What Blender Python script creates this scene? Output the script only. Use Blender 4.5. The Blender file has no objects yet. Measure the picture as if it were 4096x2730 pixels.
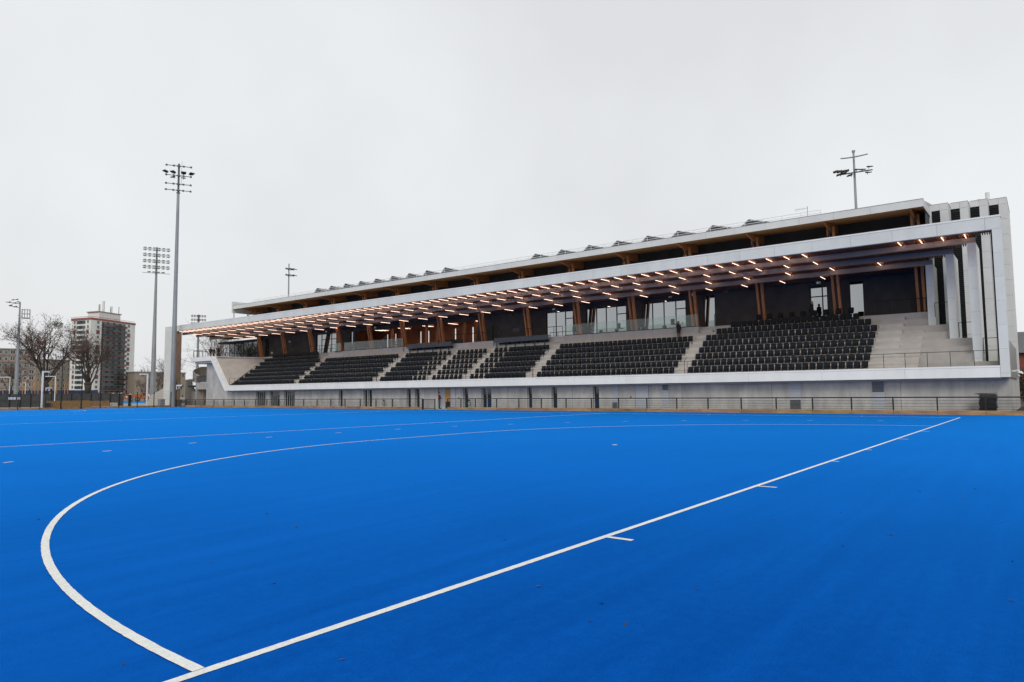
import bpy, bmesh, math, random
from mathutils import Vector, Matrix
random.seed(11)
R = math.radians
S = bpy.context.scene
C = S.collection

# ------------------------------------------------------------------ camera
CAM = Vector((-18.5705, -3.9722, 1.5841))
YAW, PITCH, ROLL, FPX = 0.657537, 0.075607, -0.009054, 2760.76
fw = Vector((math.cos(PITCH)*math.cos(YAW), math.cos(PITCH)*math.sin(YAW), math.sin(PITCH)))
rt = Vector((math.sin(YAW), -math.cos(YAW), 0))
up = rt.cross(fw)
cr, sr = math.cos(ROLL), math.sin(ROLL)
rt, up = rt*cr + up*sr, up*cr - rt*sr
cd = bpy.data.cameras.new('camera'); cam = bpy.data.objects.new('camera', cd); C.objects.link(cam)
cd.sensor_width = 36; cd.lens = FPX/4096*36; cd.clip_start = 0.1; cd.clip_end = 6000
cam.matrix_world = Matrix(((rt.x, up.x, -fw.x, CAM.x), (rt.y, up.y, -fw.y, CAM.y), (rt.z, up.z, -fw.z, CAM.z), (0, 0, 0, 1)))
S.camera = cam

# ------------------------------------------------------------------ sky, sun, exposure
SUN_EL, SUN_AZ = R(38), R(212)           # azimuth measured from +X towards +Y
w = bpy.data.worlds.new('World'); S.world = w; w.use_nodes = True
nt = w.node_tree; nt.nodes.clear()
N, L = nt.nodes.new, nt.links.new
out = N('ShaderNodeOutputWorld'); bg = N('ShaderNodeBackground')
sky = N('ShaderNodeTexSky'); sky.sky_type = 'NISHITA'; sky.sun_disc = False
sky.sun_elevation = SUN_EL; sky.sun_rotation = R(90) - SUN_AZ; sky.dust_density = 4; sky.air_density = 1
dim = N('ShaderNodeVectorMath'); dim.operation = 'SCALE'; dim.inputs['Scale'].default_value = 0.10
L(sky.outputs[0], dim.inputs[0])
tc = N('ShaderNodeTexCoord'); cl = N('ShaderNodeTexNoise')
cl.inputs['Scale'].default_value = 1.6; cl.inputs['Detail'].default_value = 4; cl.inputs['Roughness'].default_value = .55
L(tc.outputs['Generated'], cl.inputs['Vector'])
rp = N('ShaderNodeValToRGB')
rp.color_ramp.elements[0].position = .36; rp.color_ramp.elements[0].color = (.775, .785, .80, 1)
rp.color_ramp.elements[1].position = .66; rp.color_ramp.elements[1].color = (.90, .92, .93, 1)
L(cl.outputs['Fac'], rp.inputs[0])
mx = N('ShaderNodeMix'); mx.data_type = 'RGBA'; mx.inputs['Factor'].default_value = .93
L(dim.outputs[0], mx.inputs['A']); L(rp.outputs[0], mx.inputs['B'])
L(mx.outputs['Result'], bg.inputs['Color']); bg.inputs['Strength'].default_value = 1.0
L(bg.outputs[0], out.inputs['Surface'])
sd = bpy.data.lights.new('sun', 'SUN'); sun = bpy.data.objects.new('sun', sd); C.objects.link(sun)
sd.energy = 1.25; sd.angle = R(25); sd.color = (1, .97, .93)
sdir = Vector((math.cos(SUN_EL)*math.cos(SUN_AZ), math.cos(SUN_EL)*math.sin(SUN_AZ), math.sin(SUN_EL)))
sun.rotation_euler = sdir.to_track_quat('Z', 'Y').to_euler(); sun.location = (0, 0, 60)
vs = S.view_settings; vs.view_transform = 'Standard'; vs.look = 'None'; vs.exposure = 0.0; vs.gamma = 1.0
vs.use_curve_mapping = False
S.cycles.max_bounces = 6; S.cycles.transparent_max_bounces = 16; S.cycles.diffuse_bounces = 3
S.cycles.glossy_bounces = 3; S.cycles.use_denoising = True
S.cycles.sample_clamp_indirect = 4; S.cycles.sample_clamp_direct = 2.9

# ------------------------------------------------------------------ materials
MATS = {}
def mat(name, col, rough=.6, var=.06, scale=3.0, bump=0.0, bscale=40, metal=0.0, spec=.5, stretch=(1, 1, 1), dirt=0.0, sheen=0.0, ov=0.0):
    m = bpy.data.materials.new(name); m.use_nodes = True; t = m.node_tree
    b = t.nodes['Principled BSDF']
    b.inputs['Roughness'].default_value = rough; b.inputs['Metallic'].default_value = metal
    b.inputs['Specular IOR Level'].default_value = spec
    if sheen: b.inputs['Sheen Weight'].default_value = sheen
    co = t.nodes.new('ShaderNodeTexCoord'); mp = t.nodes.new('ShaderNodeMapping'); mp.inputs['Scale'].default_value = stretch
    t.links.new(co.outputs['Object'], mp.inputs[0])
    n = t.nodes.new('ShaderNodeTexNoise'); n.inputs['Scale'].default_value = scale; n.inputs['Detail'].default_value = 5
    t.links.new(mp.outputs[0], n.inputs['Vector'])
    r = t.nodes.new('ShaderNodeValToRGB'); r.color_ramp.elements[0].position = .28; r.color_ramp.elements[1].position = .72
    lo = tuple(max(0, c*(1-var*2)) for c in col) + (1,); hi = tuple(min(1, c*(1+var)) for c in col) + (1,)
    r.color_ramp.elements[0].color = lo; r.color_ramp.elements[1].color = hi
    t.links.new(n.outputs['Fac'], r.inputs[0]); src = r.outputs[0]
    if dirt:
        n2 = t.nodes.new('ShaderNodeTexNoise'); n2.inputs['Scale'].default_value = .45; n2.inputs['Detail'].default_value = 7; n2.inputs['Roughness'].default_value = .65
        mp2 = t.nodes.new('ShaderNodeMapping'); mp2.inputs['Scale'].default_value = (1, 2.2, .5)
        t.links.new(co.outputs['Object'], mp2.inputs[0]); t.links.new(mp2.outputs[0], n2.inputs['Vector'])
        r2 = t.nodes.new('ShaderNodeValToRGB'); r2.color_ramp.elements[0].position = .35; r2.color_ramp.elements[1].position = .7
        r2.color_ramp.elements[0].color = (1-dirt, 1-dirt, 1-dirt*.95, 1); r2.color_ramp.elements[1].color = (1, 1, 1, 1)
        t.links.new(n2.outputs['Fac'], r2.inputs[0])
        mm = t.nodes.new('ShaderNodeMix'); mm.data_type = 'RGBA'; mm.blend_type = 'MULTIPLY'; mm.inputs['Factor'].default_value = 1
        t.links.new(src, mm.inputs['A']); t.links.new(r2.outputs[0], mm.inputs['B']); src = mm.outputs['Result']
    if ov:
        oi = t.nodes.new('ShaderNodeObjectInfo'); mr = t.nodes.new('ShaderNodeMapRange'); mr.inputs['To Min'].default_value = 1-ov; mr.inputs['To Max'].default_value = 1+ov*.5
        t.links.new(oi.outputs['Random'], mr.inputs['Value'])
        sc_n = t.nodes.new('ShaderNodeVectorMath'); sc_n.operation = 'SCALE'
        t.links.new(src, sc_n.inputs[0]); t.links.new(mr.outputs[0], sc_n.inputs['Scale']); src = sc_n.outputs[0]
    t.links.new(src, b.inputs['Base Color'])
    if bump:
        n3 = t.nodes.new('ShaderNodeTexNoise'); n3.inputs['Scale'].default_value = bscale; n3.inputs['Detail'].default_value = 3
        t.links.new(mp.outputs[0], n3.inputs['Vector'])
        bp = t.nodes.new('ShaderNodeBump'); bp.inputs['Strength'].default_value = bump; bp.inputs['Distance'].default_value = .02
        t.links.new(n3.outputs['Fac'], bp.inputs['Height']); t.links.new(bp.outputs[0], b.inputs['Normal'])
    MATS[name] = m; return m

def mix_glass(name, tint, refl, dark=None, rough=.02, thru=1.0, ior=1.5):
    m = bpy.data.materials.new(name); m.use_nodes = True; t = m.node_tree; t.nodes.clear()
    o = t.nodes.new('ShaderNodeOutputMaterial'); g = t.nodes.new('ShaderNodeBsdfGlossy'); g.inputs['Roughness'].default_value = rough
    g.inputs['Color'].default_value = (.92, .95, .97, 1)
    lw = t.nodes.new('ShaderNodeFresnel'); lw.inputs['IOR'].default_value = ior
    nz = t.nodes.new('ShaderNodeTexNoise'); nz.inputs['Scale'].default_value = .8
    ad = t.nodes.new('ShaderNodeMath'); ad.operation = 'MULTIPLY_ADD'; ad.inputs[1].default_value = .08; ad.inputs[2].default_value = refl-.04
    t.links.new(nz.outputs['Fac'], ad.inputs[0])
    a2 = t.nodes.new('ShaderNodeMath'); a2.operation = 'ADD'; a2.use_clamp = True
    t.links.new(ad.outputs[0], a2.inputs[0]); t.links.new(lw.outputs[0], a2.inputs[1])
    tr = t.nodes.new('ShaderNodeBsdfTransparent'); tr.inputs['Color'].default_value = tint + (1,)
    base = tr
    if dark:
        df = t.nodes.new('ShaderNodeBsdfDiffuse'); df.inputs['Color'].default_value = dark + (1,)
        mb_ = t.nodes.new('ShaderNodeMixShader'); mb_.inputs[0].default_value = 1-thru
        t.links.new(tr.outputs[0], mb_.inputs[1]); t.links.new(df.outputs[0], mb_.inputs[2]); base = mb_
    ms = t.nodes.new('ShaderNodeMixShader')
    t.links.new(a2.outputs[0], ms.inputs[0]); t.links.new(base.outputs[0], ms.inputs[1]); t.links.new(g.outputs[0], ms.inputs[2])
    t.links.new(ms.outputs[0], o.inputs['Surface']); MATS[name] = m; return m

def emit(name, col, st):
    m = bpy.data.materials.new(name); m.use_nodes = True; t = m.node_tree; t.nodes.clear()
    o = t.nodes.new('ShaderNodeOutputMaterial'); e = t.nodes.new('ShaderNodeEmission')
    e.inputs['Color'].default_value = col + (1,); e.inputs['Strength'].default_value = st
    t.links.new(e.outputs[0], o.inputs['Surface']); MATS[name] = m; return m

mat('panel', (.735, .745, .68), .42, .03, .7, dirt=.09, ov=0.05)
mat('panel_band', (.87, .865, .80), .42, .02, .7, dirt=.09, ov=0.035)
mat('panel_beam_shaded', (.34, .275, .21), .45, .03, .7, dirt=.05, ov=0.07)  # white panel with canopy shade and lamp warmth put into its colour
mat('panel_grey', (.66, .665, .64), .5, .03, .9, dirt=.05, ov=0.05)
mat('steel_side', (.30, .30, .29), .32, .06, 1.2, metal=.6, stretch=(1, 1, .1))
mat('joint', (.03, .03, .032), .8)
mat('concrete', (.55, .535, .50), .8, .07, 1.3, .2, 25, dirt=.34)
mat('concrete_terrace', (.43, .40, .355), .8, .05, 1.5, .1, 30, dirt=.12, ov=0.06)
mat('concrete_pale', (.49, .465, .42), .8, .04, 2, .1, 30, dirt=.08, ov=0.03)
mat('apron', (.36, .34, .31), .85, .1, 1.2, .2, 20, dirt=.2)
mat('dark_wall', (.042, .040, .036), .75, .2, .8, .1, 30)
mat('black_metal', (.010, .011, .011), .45, .15, 6)
mat('grey_metal_dark', (.055, .06, .068), .5, .1, 3)
mat('louvre', (.014, .017, .015), .55, .2, 3)
mat('galv', (.30, .32, .335), .5, .12, 1.5, metal=.35, stretch=(1, 1, .25))
mat('galv_light', (.66, .66, .65), .45, .08, 3)
mat('galv_dark', (.12, .125, .13), .5, .12, 2, metal=.3)
mat('steel_white', (.74, .74, .73), .4, .05, 3)
mat('timber', (.50, .205, .07), .6, .16, 2.2, .12, 20, stretch=(4, 4, .5), ov=0.15)
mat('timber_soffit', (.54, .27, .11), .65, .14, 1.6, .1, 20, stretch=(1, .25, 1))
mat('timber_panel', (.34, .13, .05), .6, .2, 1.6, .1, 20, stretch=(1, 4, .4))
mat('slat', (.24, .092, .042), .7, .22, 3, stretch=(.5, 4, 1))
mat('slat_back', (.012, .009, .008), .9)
mat('corten', (.25, .175, .12), .75, .1, 1.5, .1, 20)
mat('board', (.46, .255, .10), .75, .2, 2.2, .2, 30, stretch=(1, .4, 3), dirt=.25, ov=0.25)
mat('door_wood', (.50, .26, .07), .5, .1, 2, stretch=(1, 4, .4))
mat('door_grey', (.42, .44, .47), .5, .04, 2)
mat('door_dark', (.022, .02, .019), .6, .1, 2)
mat('seat_black', (.0062, .0088, .0118), .6, .2, 8, spec=.16, ov=0.3)
mat('seat_black_b', (.0076, .0108, .0145), .6, .2, 8, spec=.2, ov=0.35)
mat('white_line', (.88, .89, .85), .95, .07, 30, .6, 130, spec=.05, dirt=.10)
mat('white_paint', (.78, .78, .76), .5, .03, 3)
mat('white_frame', (.6, .61, .6), .5, .03, 3)
mat('solar', (.022, .024, .027), .3, .2, 4)
mat('roof_sheet', (.45, .46, .46), .6, .06, 1, dirt=.15)
mat('earth', (.065, .046, .033), .95, .3, 2.5, .6, 12)
mat('reed', (.34, .20, .075), .9, .25, 6, .4, 60, stretch=(6, 6, .4))
mat('dark_screen', (.055, .056, .057), .8, .2, 2)
mat('bark', (.050, .041, .034), .9, .25, 6, .4, 30)
mat('twig', (.10, .075, .062), .9, .25, 3)
mat('dry_leaf', (.17, .075, .05), .8, .35, 4, ov=0.5)
mat('leaf_litter', (.075, .05, .045), .8, .4, 9, ov=.6)
mat('mistletoe_leaf', (.11, .11, .05), .8, .3, 5)
mat('hedge', (.035, .04, .02), .9, .4, 5)
mat('plaster_white', (.78, .78, .75), .85, .05, .3, dirt=.08)
mat('plaster_beige', (.30, .26, .205), .85, .06, .3, dirt=.1)
mat('plaster_grey', (.30, .285, .26), .85, .08, .3, dirt=.15)
mat('plaster_side', (.26, .175, .14), .85, .08, .4)
mat('red_trim', (.30, .095, .08), .7, .06, 1)
mat('balcony_dark', (.045, .062, .066), .5, .25, .35)
mat('balcony_panel', (.016, .034, .040), .5, .2, .4, ov=0.3)
mat('balcony_panel_grey', (.07, .085, .095), .5, .2, .4)
mat('window_far', (.085, .10, .11), .25, .3, .5, ov=0.5)
mat('skin_tone', (.36, .2, .14), .6, .05, 5)
mat('hair_dark', (.015, .012, .010), .6, .2, 20)
mat('hair_light', (.48, .28, .22), .6, .2, 20)
mat('cloth_black', (.010, .010, .011), .85, .2, 10)
mat('cloth_navy', (.022, .030, .045), .85, .2, 10)
mat('cloth_jeans', (.055, .085, .13), .85, .2, 10)
mat('cloth_beige', (.30, .22, .15), .85, .1, 10)
mat('cloth_olive', (.10, .085, .065), .85, .1, 10)
mat('cloth_red', (.33, .02, .018), .8, .1, 10)
mat('cloth_white', (.6, .58, .56), .8, .05, 10)
mat('hose_green', (.03, .12, .085), .5, .1, 5)
mat('machine_orange', (.42, .13, .03), .5, .12, 2)
mat('machine_blue', (.02, .03, .06), .5, .12, 2)
mat('machine_red', (.35, .03, .04), .5, .12, 2)
mat('rubber', (.02, .02, .02), .8, .2, 5)
mat('tyre_grey', (.12, .11, .10), .8, .2, 5)
mat('car_white', (.62, .63, .64), .3, .03, 1)
mat('post_orange', (.50, .22, .05), .6, .1, 3)
mat('blue_screen', (.03, .045, .10), .8, .2, 1)
mat('green_mark', (.05, .33, .07), .6, .05, 3)
mat('sign_green', (.05, .30, .16), .6, .05, 3)
mat('red_brick', (.22, .06, .045), .8, .15, 2)
mat('grass', (.05, .07, .022), .95, .35, 3, .5, 20)
mat('foliage_plant', (.03, .035, .018), .9, .4, 6)
mix_glass('glass_clear', (.84, .89, .87), .04, ior=1.2)
mix_glass('glass_mirror', (.35, .38, .38), .36, (.012, .013, .014), .015, .25)
mix_glass('glass_lounge', (.55, .70, .64), .12, (.06, .12, .10), .02, .85)
mix_glass('glass_ground', (.16, .22, .24), .05, (.022, .036, .042), .03, .3, 1.3)
emit('tube_glow', (1, .69, .53), 20)
emit('sign_glow', (.7, .9, .8), .22)

def turf():
    m = bpy.data.materials.new('blue_turf'); m.use_nodes = True; t = m.node_tree; b = t.nodes['Principled BSDF']
    n_ = t.nodes.new; l = t.links.new
    co = n_('ShaderNodeTexCoord')
    def noise(scale, detail, sc=(1, 1, 1), rot=0, rough=.55):
        mp = n_('ShaderNodeMapping'); mp.inputs['Scale'].default_value = sc; mp.inputs['Rotation'].default_value = (0, 0, R(rot)); l(co.outputs['Object'], mp.inputs[0])
        q = n_('ShaderNodeTexNoise'); q.inputs['Scale'].default_value = scale; q.inputs['Detail'].default_value = detail; q.inputs['Roughness'].default_value = rough
        l(mp.outputs[0], q.inputs['Vector']); return q.outputs['Fac']
    def madd(a, k, c_):
        q = n_('ShaderNodeMath'); q.operation = 'MULTIPLY_ADD'; l(a, q.inputs[0]); q.inputs[1].default_value = k
        if isinstance(c_, float): q.inputs[2].default_value = c_
        else: l(c_, q.inputs[2])
        return q.outputs[0]
    f = madd(noise(.14, 5), .34, 0.0)                                   # damp and dry areas
    f = madd(noise(1.0, 4, (.16, 3.2, 1), 12), .20, f)                  # roller marks
    f = madd(noise(9, 4, (1, 1, 1), 0, .7), .16, f)                     # trodden tufts
    f = madd(noise(70, 3, (1, 1, 1), 0, .75), .30, f)                   # fibres
    r = n_('ShaderNodeValToRGB'); r.color_ramp.elements[0].position = .44; r.color_ramp.elements[1].position = .57
    r.color_ramp.elements[0].color = TURF_LO; r.color_ramp.elements[1].color = TURF_HI
    l(f, r.inputs[0]); l(r.outputs[0], b.inputs['Base Color'])
    b.inputs['Roughness'].default_value = .9; b.inputs['Specular IOR Level'].default_value = 0.0
    bp = n_('ShaderNodeBump'); bp.inputs['Strength'].default_value = .8; bp.inputs['Distance'].default_value = .012
    l(noise(110, 3, (1, 1, 1), 0, .7), bp.inputs['Height']); l(bp.outputs[0], b.inputs['Normal'])
    # sheen of the blue fibres: their tinted gloss grows towards grazing angles
    gl = n_('ShaderNodeBsdfGlossy'); gl.inputs['Roughness'].default_value = .62; gl.inputs['Color'].default_value = TURF_ST; l(bp.outputs[0], gl.inputs['Normal'])
    fr = n_('ShaderNodeFresnel'); fr.inputs['IOR'].default_value = 1.3
    ms = n_('ShaderNodeMixShader'); l(fr.outputs[0], ms.inputs[0]); l(b.outputs[0], ms.inputs[1]); l(gl.outputs[0], ms.inputs[2])
    l(ms.outputs[0], t.nodes['Material Output'].inputs['Surface'])
    MATS['blue_turf'] = m
TURF_LO, TURF_HI, TURF_ST = (.0010, .056, .31, 1), (.0028, .092, .455, 1), (.016, .29, .88, 1)
turf()

# ------------------------------------------------------------------ mesh helpers
ORG = {}
class MB:
    def __init__(s): s.v, s.f, s.m = [], [], []
    def add(s, vs_, fs, mi=0):
        o = len(s.v); s.v += [tuple(v) for v in vs_]
        for q in fs: s.f.append([o+i for i in q]); s.m.append(mi)
        return s
    def box(s, x0, x1, y0, y1, z0, z1, mi=0):
        return s.add([(x0,y0,z0),(x1,y0,z0),(x1,y1,z0),(x0,y1,z0),(x0,y0,z1),(x1,y0,z1),(x1,y1,z1),(x0,y1,z1)],
              [(3,2,1,0),(4,5,6,7),(0,1,5,4),(1,2,6,5),(2,3,7,6),(3,0,4,7)], mi)
    def hexa(s, p, mi=0):       # eight corners, bottom four then top four
        return s.add(p, [(3,2,1,0),(4,5,6,7),(0,1,5,4),(1,2,6,5),(2,3,7,6),(3,0,4,7)], mi)
    def bar(s, a, b, wx, wz, mi=0, upv=(0,0,1)):   # rectangular bar from a to b
        a, b = Vector(a), Vector(b); d = (b-a).normalized(); u_ = Vector(upv)
        if abs(d.dot(u_)) > .98: u_ = Vector((1,0,0))
        sx = d.cross(u_).normalized(); sz = sx.cross(d)
        ps = []
        for c_ in (a, b):
            for i, j in ((-1,-1),(1,-1),(1,1),(-1,1)): ps.append(c_ + sx*wx/2*i + sz*wz/2*j)
        return s.add(ps, [(0,1,2,3),(7,6,5,4),(0,4,5,1),(1,5,6,2),(2,6,7,3),(3,7,4,0)], mi)
    def tube(s, a, b, r0, r1=None, n=8, mi=0, cap=True):
        r1 = r0 if r1 is None else r1
        a, b = Vector(a), Vector(b); d = (b-a)
        if d.length < 1e-6: return s
        d.normalize(); u_ = Vector((0,0,1)) if abs(d.z) < .95 else Vector((1,0,0))
        sx = d.cross(u_).normalized(); sy = d.cross(sx)
        ps = []
        for c_, r_ in ((a, r0), (b, r1)):
            for i in range(n):
                t_ = 2*math.pi*i/n; ps.append(c_ + (sx*math.cos(t_) + sy*math.sin(t_))*r_)
        fs = [(i, (i+1)%n, n+(i+1)%n, n+i) for i in range(n)]
        if cap: fs += [tuple(range(n))[::-1], tuple(range(n, 2*n))]
        return s.add(ps, fs, mi)
    def path(s, pts, r, n=6, mi=0):
        for a, b in zip(pts[:-1], pts[1:]): s.tube(a, b, r, r, n, mi)
        return s
    def prism(s, pts, ax, a0, a1, mi=0):   # polygon pts (2-D) extruded along axis ax from a0 to a1
        n = len(pts)
        def mk3(p, a):
            return (a, p[0], p[1]) if ax == 'x' else (p[0], a, p[1]) if ax == 'y' else (p[0], p[1], a)
        vs_ = [mk3(p, a0) for p in pts] + [mk3(p, a1) for p in pts]
        fs = [tuple(range(n))[::-1], tuple(range(n, 2*n))] + [(i, (i+1)%n, n+(i+1)%n, n+i) for i in range(n)]
        return s.add(vs_, fs, mi)
    def ball(s, c_, rx, ry=None, rz=None, seg=8, rings=5, mi=0):
        ry = rx if ry is None else ry; rz = rx if rz is None else rz
        vs_ = [(c_[0], c_[1], c_[2]-rz)]
        for i in range(1, rings):
            ph = -math.pi/2 + math.pi*i/rings
            for j in range(seg):
                t_ = 2*math.pi*j/seg; vs_.append((c_[0]+rx*math.cos(ph)*math.cos(t_), c_[1]+ry*math.cos(ph)*math.sin(t_), c_[2]+rz*math.sin(ph)))
        vs_.append((c_[0], c_[1], c_[2]+rz)); fs = []
        for j in range(seg): fs.append((0, 1+(j+1)%seg, 1+j))
        for i in range(rings-2):
            for j in range(seg):
                a = 1+i*seg; fs.append((a+j, a+(j+1)%seg, a+seg+(j+1)%seg, a+seg+j))
        a = 1+(rings-2)*seg; e = len(vs_)-1
        for j in range(seg): fs.append((a+j, a+(j+1)%seg, e))
        return s.add(vs_, fs, mi)
    def mesh(s, name, mats, off=(0,0,0), smooth=False):
        me = bpy.data.meshes.new(name)
        me.from_pydata([(v[0]-off[0], v[1]-off[1], v[2]-off[2]) for v in s.v], [], s.f)
        ms = mats if isinstance(mats, (list, tuple)) else [mats]
        for q in ms: me.materials.append(MATS[q])
        if len(ms) > 1: me.polygons.foreach_set('material_index', s.m)
        bm = bmesh.new(); bm.from_mesh(me); bmesh.ops.recalc_face_normals(bm, faces=bm.faces); bm.to_mesh(me); bm.free()
        if smooth: me.polygons.foreach_set('use_smooth', [True]*len(me.polygons))
        return me

def tag(o, label=None, cat=None, group=None, kind=None):
    if label: o['label'] = label
    if cat: o['category'] = cat
    if group: o['group'] = group
    if kind: o['kind'] = kind
    return o
def thing(name, label, cat, loc=(0,0,0), group=None, rotz=0):
    o = bpy.data.objects.new(name, None); C.objects.link(o); o.empty_display_size = .3
    o.location = loc; o.rotation_euler = (0, 0, rotz); ORG[o] = Vector(loc)
    return tag(o, label, cat, group)
def mk(name, mb, mats, parent=None, smooth=False, local=False):
    """one mesh object; vertices given in world space, or in the parent's space when local"""
    off = Vector((0,0,0)) if (parent is None or local) else ORG[parent]
    o = bpy.data.objects.new(name, mb.mesh(name, mats, off, smooth)); C.objects.link(o)
    if parent is not None: o.parent = parent
    ORG[o] = ORG[parent] if parent is not None else Vector((0,0,0))
    return o
def put(name, me, parent, loc, rot=(0,0,0), scale=None, local=False):
    """a copy of a shared mesh"""
    o = bpy.data.objects.new(name, me); C.objects.link(o)
    off = Vector((0,0,0)) if (parent is None or local) else ORG[parent]
    o.location = Vector(loc)-off; o.rotation_euler = rot
    if scale: o.scale = scale
    if parent is not None: o.parent = parent
    return o
def copy_tree(o, parent=None):
    c_ = o.copy(); C.objects.link(c_)
    if parent is not None: c_.parent = parent
    for ch in list(o.children): copy_tree(ch, c_)
    return c_
def polar(az, d, z=0.0):
    return Vector((CAM.x + math.cos(R(az))*d, CAM.y + math.sin(R(az))*d, z))
def struct(name, mb, m):
    return tag(mk(name, mb, m), kind='structure')

# ================================================================== the setting: ground and pitch
g = MB(); g.box(-1500, 2500, -1500, 2500, -.6, -.05); struct('ground', g, 'earth')
g = MB(); g.box(-60, 32.33, -60, 99.9, -.3, 0)
pitch = struct('hockey_pitch', g, 'blue_turf')
g = MB(); g.box(32.5, 36.2, -2.0, 100.0, -.3, -.012); struct('path', g, 'apron')
g = MB(); g.box(36.2, 62, 97.3, 150.0, -.3, -.014); g.box(-10, 62, 150, 175, -.3, -.014); g.box(10, 36.2, 101.5, 150, -.3, -.016)
struct('pavement', g, 'apron')
g = MB(); g.box(-40, 15.0, 100.4, 122, -.3, -.018); struct('grass_verge', g, 'grass')
g = MB()
P = [polar(64.6, 196), polar(69.0, 196), polar(69.0, 236), polar(64.6, 236)]
g.hexa([(q.x, q.y, -.2) for q in P] + [(q.x, q.y, .02) for q in P]); struct('training_pitch', g, 'blue_turf')

LW = .075
def strip(pts, wd=LW, closed=False, jit=.0):
    """flat strip along points; wobbling edges like worn line marking"""
    mb = MB(); n = len(pts); vs_ = []
    for i, p in enumerate(pts):
        a = Vector(pts[max(i-1, 0)]); b = Vector(pts[min(i+1, n-1)]); d = (b-a); d.z = 0; d.normalize(); s_ = Vector((-d.y, d.x, 0))
        j0, j1 = (random.uniform(-jit, jit), random.uniform(-jit, jit))
        vs_ += [Vector(p)+s_*(wd/2+j0), Vector(p)-s_*(wd/2+j1)]
    fs = [(2*i, 2*i+1, 2*i+3, 2*i+2) for i in range(n-1)]
    return mb.add(vs_, fs)
def seg(a, b, n=1): return [(a[0]+(b[0]-a[0])*i/n, a[1]+(b[1]-a[1])*i/n, .004) for i in range(n+1)]
def mark(name, mb): return mk(name, mb, 'white_line', pitch)
mark('back_line', strip(seg((-27.5, -LW/2), (27.5, -LW/2), 1100), jit=.002))
mark('back_line', strip(seg((-27.5, 91.4), (27.5, 91.4))))
for sx in (-27.46, 27.46): mark('side_line', strip(seg((sx, 0), (sx, 91.4))))
for yy in (22.9, 45.7, 68.5): mark('cross_line', strip(seg((-27.42, yy), (27.42, yy))))
for y0, sg in ((0, 1), (91.4, -1)):
    r_ = 14.63-LW/2; pts = []
    for i in range(321):
        t_ = math.pi - (math.pi/2)*i/320; pts.append((-1.83+r_*math.cos(t_), y0+sg*r_*math.sin(t_), .006))
    for i in range(321):
        t_ = math.pi/2 - (math.pi/2)*i/320; pts.append((1.83+r_*math.cos(t_), y0+sg*r_*math.sin(t_), .006))
    mark('shooting_circle_line', strip(pts, jit=.002 if sg > 0 else 0))
    rd = 14.63+5-LW/2; ln = math.pi*rd/2
    for k in range(-9, 10):
        sL = 3.3*k; dd = []
        for e in (-.15, 0, .15):
            q = sL+e
            if abs(q) <= 1.83: dd.append((q, y0+sg*rd, .004))
            else:
                t_ = (abs(q)-1.83)/rd; x_ = math.sin(t_)*rd+1.83
                dd.append((math.copysign(x_, q), y0+sg*math.cos(t_)*rd, .004))
        if abs(y0+0-dd[1][1]) > .6: mark('dash_line', strip(dd))
    for u_, ln_ in ((-11.83, .30), (-6.83, .30), (-1.83, .15), (1.83, .15), (6.83, .30), (11.83, .30)):
        mark('tick_line', strip([(u_, y0-sg*(LW), .004), (u_, y0-sg*(LW+ln_), .004)]))
    sp = MB(); n_ = 16; cy = y0+sg*6.475
    sp.add([(.085*math.cos(2*math.pi*i/n_), cy+.085*math.sin(2*math.pi*i/n_), .004) for i in range(n_)], [tuple(range(n_))]); mark('penalty_spot', sp)
for yy in (5, 14.63, 22.9, 45.7): mark('tick_line', strip(seg((27.55, yy), (27.85, yy))))

# ================================================================== grandstand
XB, XP = 35.2, 2.05                       # front plane of the frame, spacing of the frames
FX = [XB + XP*k for k in range(8)]
Y0, Y1 = -2.2, 108.5
ROW_D, ROW_H, ROW_X, ROW_Z = .82, .585, 35.75, 2.83
FLOOR = ROW_Z + 8*ROW_H                   # upper floor level
XR = 44.6
st = thing('grandstand', 'long white framed grandstand with timber canopy beside the blue pitch', 'grandstand', (36, 50, 0))

def walls(mb, x0, x1, y0, y1, z0, z1, ops):
    """wall slab with openings (ya, yb, za, zb)"""
    y = y0
    for ya, yb, za, zb in sorted(ops):
        if ya > y: mb.box(x0, x1, y, ya, z0, z1)
        if za > z0: mb.box(x0, x1, ya, yb, z0, za)
        if zb < z1: mb.box(x0, x1, ya, yb, zb, z1)
        y = yb
    if y < y1: mb.box(x0, x1, y, y1, z0, z1)

# ---- ground floor wall with its openings
GW = [(81.3,83.75,0,2.2),(78.0,80.4,0,2.2),(74.6,77.05,0,2.2),(64.8,65.55,.05,2.2),(60.2,60.9,.05,2.2),(59.35,60.1,.05,2.2),
      (52.8,53.5,.08,2.2),(51.4,52.1,.08,2.2),(46.75,48.6,0,2.2),(44.2,44.92,.1,2.2),(41.05,42.4,.1,2.2),(35.9,36.5,.1,2.2),
      (32.95,33.6,.1,2.2),(28.35,29.0,.12,2.2)]
XW = 36.2
b = MB(); walls(b, XW, XW+.3, -2.1, 88.4, -.1, 2.9, GW)
b.prism([(88.4,-.1),(97.1,-.1),(97.1,6.8),(93.6,6.8),(90.6,3.2),(88.4,2.9)], 'x', XW, XW+.3)
b.box(XW+.3, 56, -2.1, -1.75, -.1, 2.5); b.box(XW+.3, 44, 96.8, 97.1, -.1, 6.8)
gw = mk('ground_wall', b, 'concrete', st)
b = MB(); b.box(XW+1.4, XW+1.6, -1.75, 96.8, -.1, 2.6); b.box(XW+.3, XW+1.4, -1.75, 96.8, -.06, -.008)
mk('inner_wall', b, 'dark_wall', st)
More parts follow.
